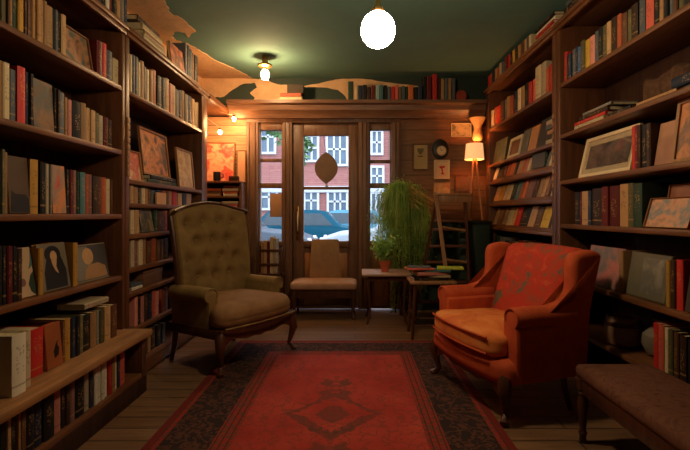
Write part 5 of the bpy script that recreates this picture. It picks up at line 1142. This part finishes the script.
# ================================================================== BOOK LABELS AND THE SMALLEST BOOKS
def seen(o, t, h, d):
    """projected size of a book in the picture, 0 when something stands in front of it"""
    m = wm(o); pts = [m @ Vector((x, y, z)) for x in (-t / 2, t / 2) for y in (0, d) for z in (0, h)]
    if min(p.y for p in pts) < .2: return 0
    q = [(VX + p.x / p.y * F, VY - (p.z - H) / p.y * F) for p in pts]
    x0, x1, y0, y1 = max(0, min(a for a, _ in q)), min(690, max(a for a, _ in q)), max(0, min(a for _, a in q)), min(450, max(a for _, a in q))
    if x1 <= x0 or y1 <= y0: return 0
    eye = Vector((0, 0, H)); hit = 0; n = 0
    for fx in (-.3, .3):
        for fz in (.12, .3, .5, .7, .88):
            p = m @ Vector((fx * t, 0, fz * h)); dv = (p - eye); n += 1
            ok, loc, nrm, idx, ob, mm = SC.ray_cast(DG, eye, dv.normalized(), distance=dv.length + .01)
            if ob and (ob.name == o.name or (ob.parent and ob.parent.name == o.name)): hit += 1
    return (x1 - x0) * (y1 - y0) * hit / n
bpy.context.view_layer.update(); DG = bpy.context.evaluated_depsgraph_get()
AREA = {b[0].name: seen(b[0], b[2], b[3], b[4]) for b in BOOKS}
for where, rows_ in SHELF.items():
    rows_.sort(key=lambda r: r[0]); vis = [r for r in rows_ if AREA[r[1].name] > 0] or rows_
    for i, (p0, o, words) in enumerate(vis):
        o['label'] = words + ', ' + place_word(i, len(vis)) + ', ' + where
    for r in rows_:
        if r not in vis: r[1]['label'] = r[2] + ' mostly hidden, ' + where
keep = 299
spine = [b for b in BOOKS if not [c for c in b[0].children if c.name.startswith('cover')] and b[0].name.startswith('book')]
others = len([b for b in BOOKS if b[0].name.startswith('book')]) - len(spine)
spine.sort(key=lambda b: -AREA[b[0].name])
rest = spine[keep - others:]
if rest:
    keys = sorted({b[5] for b in rest}); mats_ = [BM[k] for k in keys] + [M['page']]
    vs, fs, mi = [], [], []
    for o, pg, t, h, d, key in rest:
        m = wm(o)
        for me, k in ((o.data, keys.index(key)), (pg.data, len(keys))):
            base = len(vs); vs += [m @ v.co for v in me.vertices]
            for p in me.polygons: fs.append([base + i for i in p.vertices]); mi.append(k)
        bpy.data.objects.remove(pg); bpy.data.objects.remove(o)
    me = bpy.data.meshes.new('small_books'); me.from_pydata(vs, [], fs)
    for m_ in mats_: me.materials.append(m_)
    me.polygons.foreach_set('material_index', mi)
    tag(link('small_books', me), 'the smallest and half hidden books filling the remaining gaps on the shelves', 'books', kind='stuff')
# ================================================================== WORLD, CAMERA
w = bpy.data.worlds.new('daylight'); SC.world = w; w.use_nodes = True
bg = w.node_tree.nodes['Background']; bg.inputs[0].default_value = (.72, .85, 1.0, 1); bg.inputs[1].default_value = 3.1
cd = bpy.data.cameras.new('camera'); cam = bpy.data.objects.new('camera', cd); COL.objects.link(cam)
cam.location = (0, 0, H); cam.rotation_euler = (math.radians(90), 0, 0)
cd.sensor_width = 36; cd.lens = F / 690 * 36; cd.shift_x = -10 / 690; cd.shift_y = -11 / 690; cd.clip_start = .02
SC.camera = cam
SC.view_settings.view_transform = 'Standard'; SC.view_settings.look = 'None'; SC.view_settings.gamma = 1; SC.view_settings.use_curve_mapping = False
SC.view_settings.exposure = 0.6
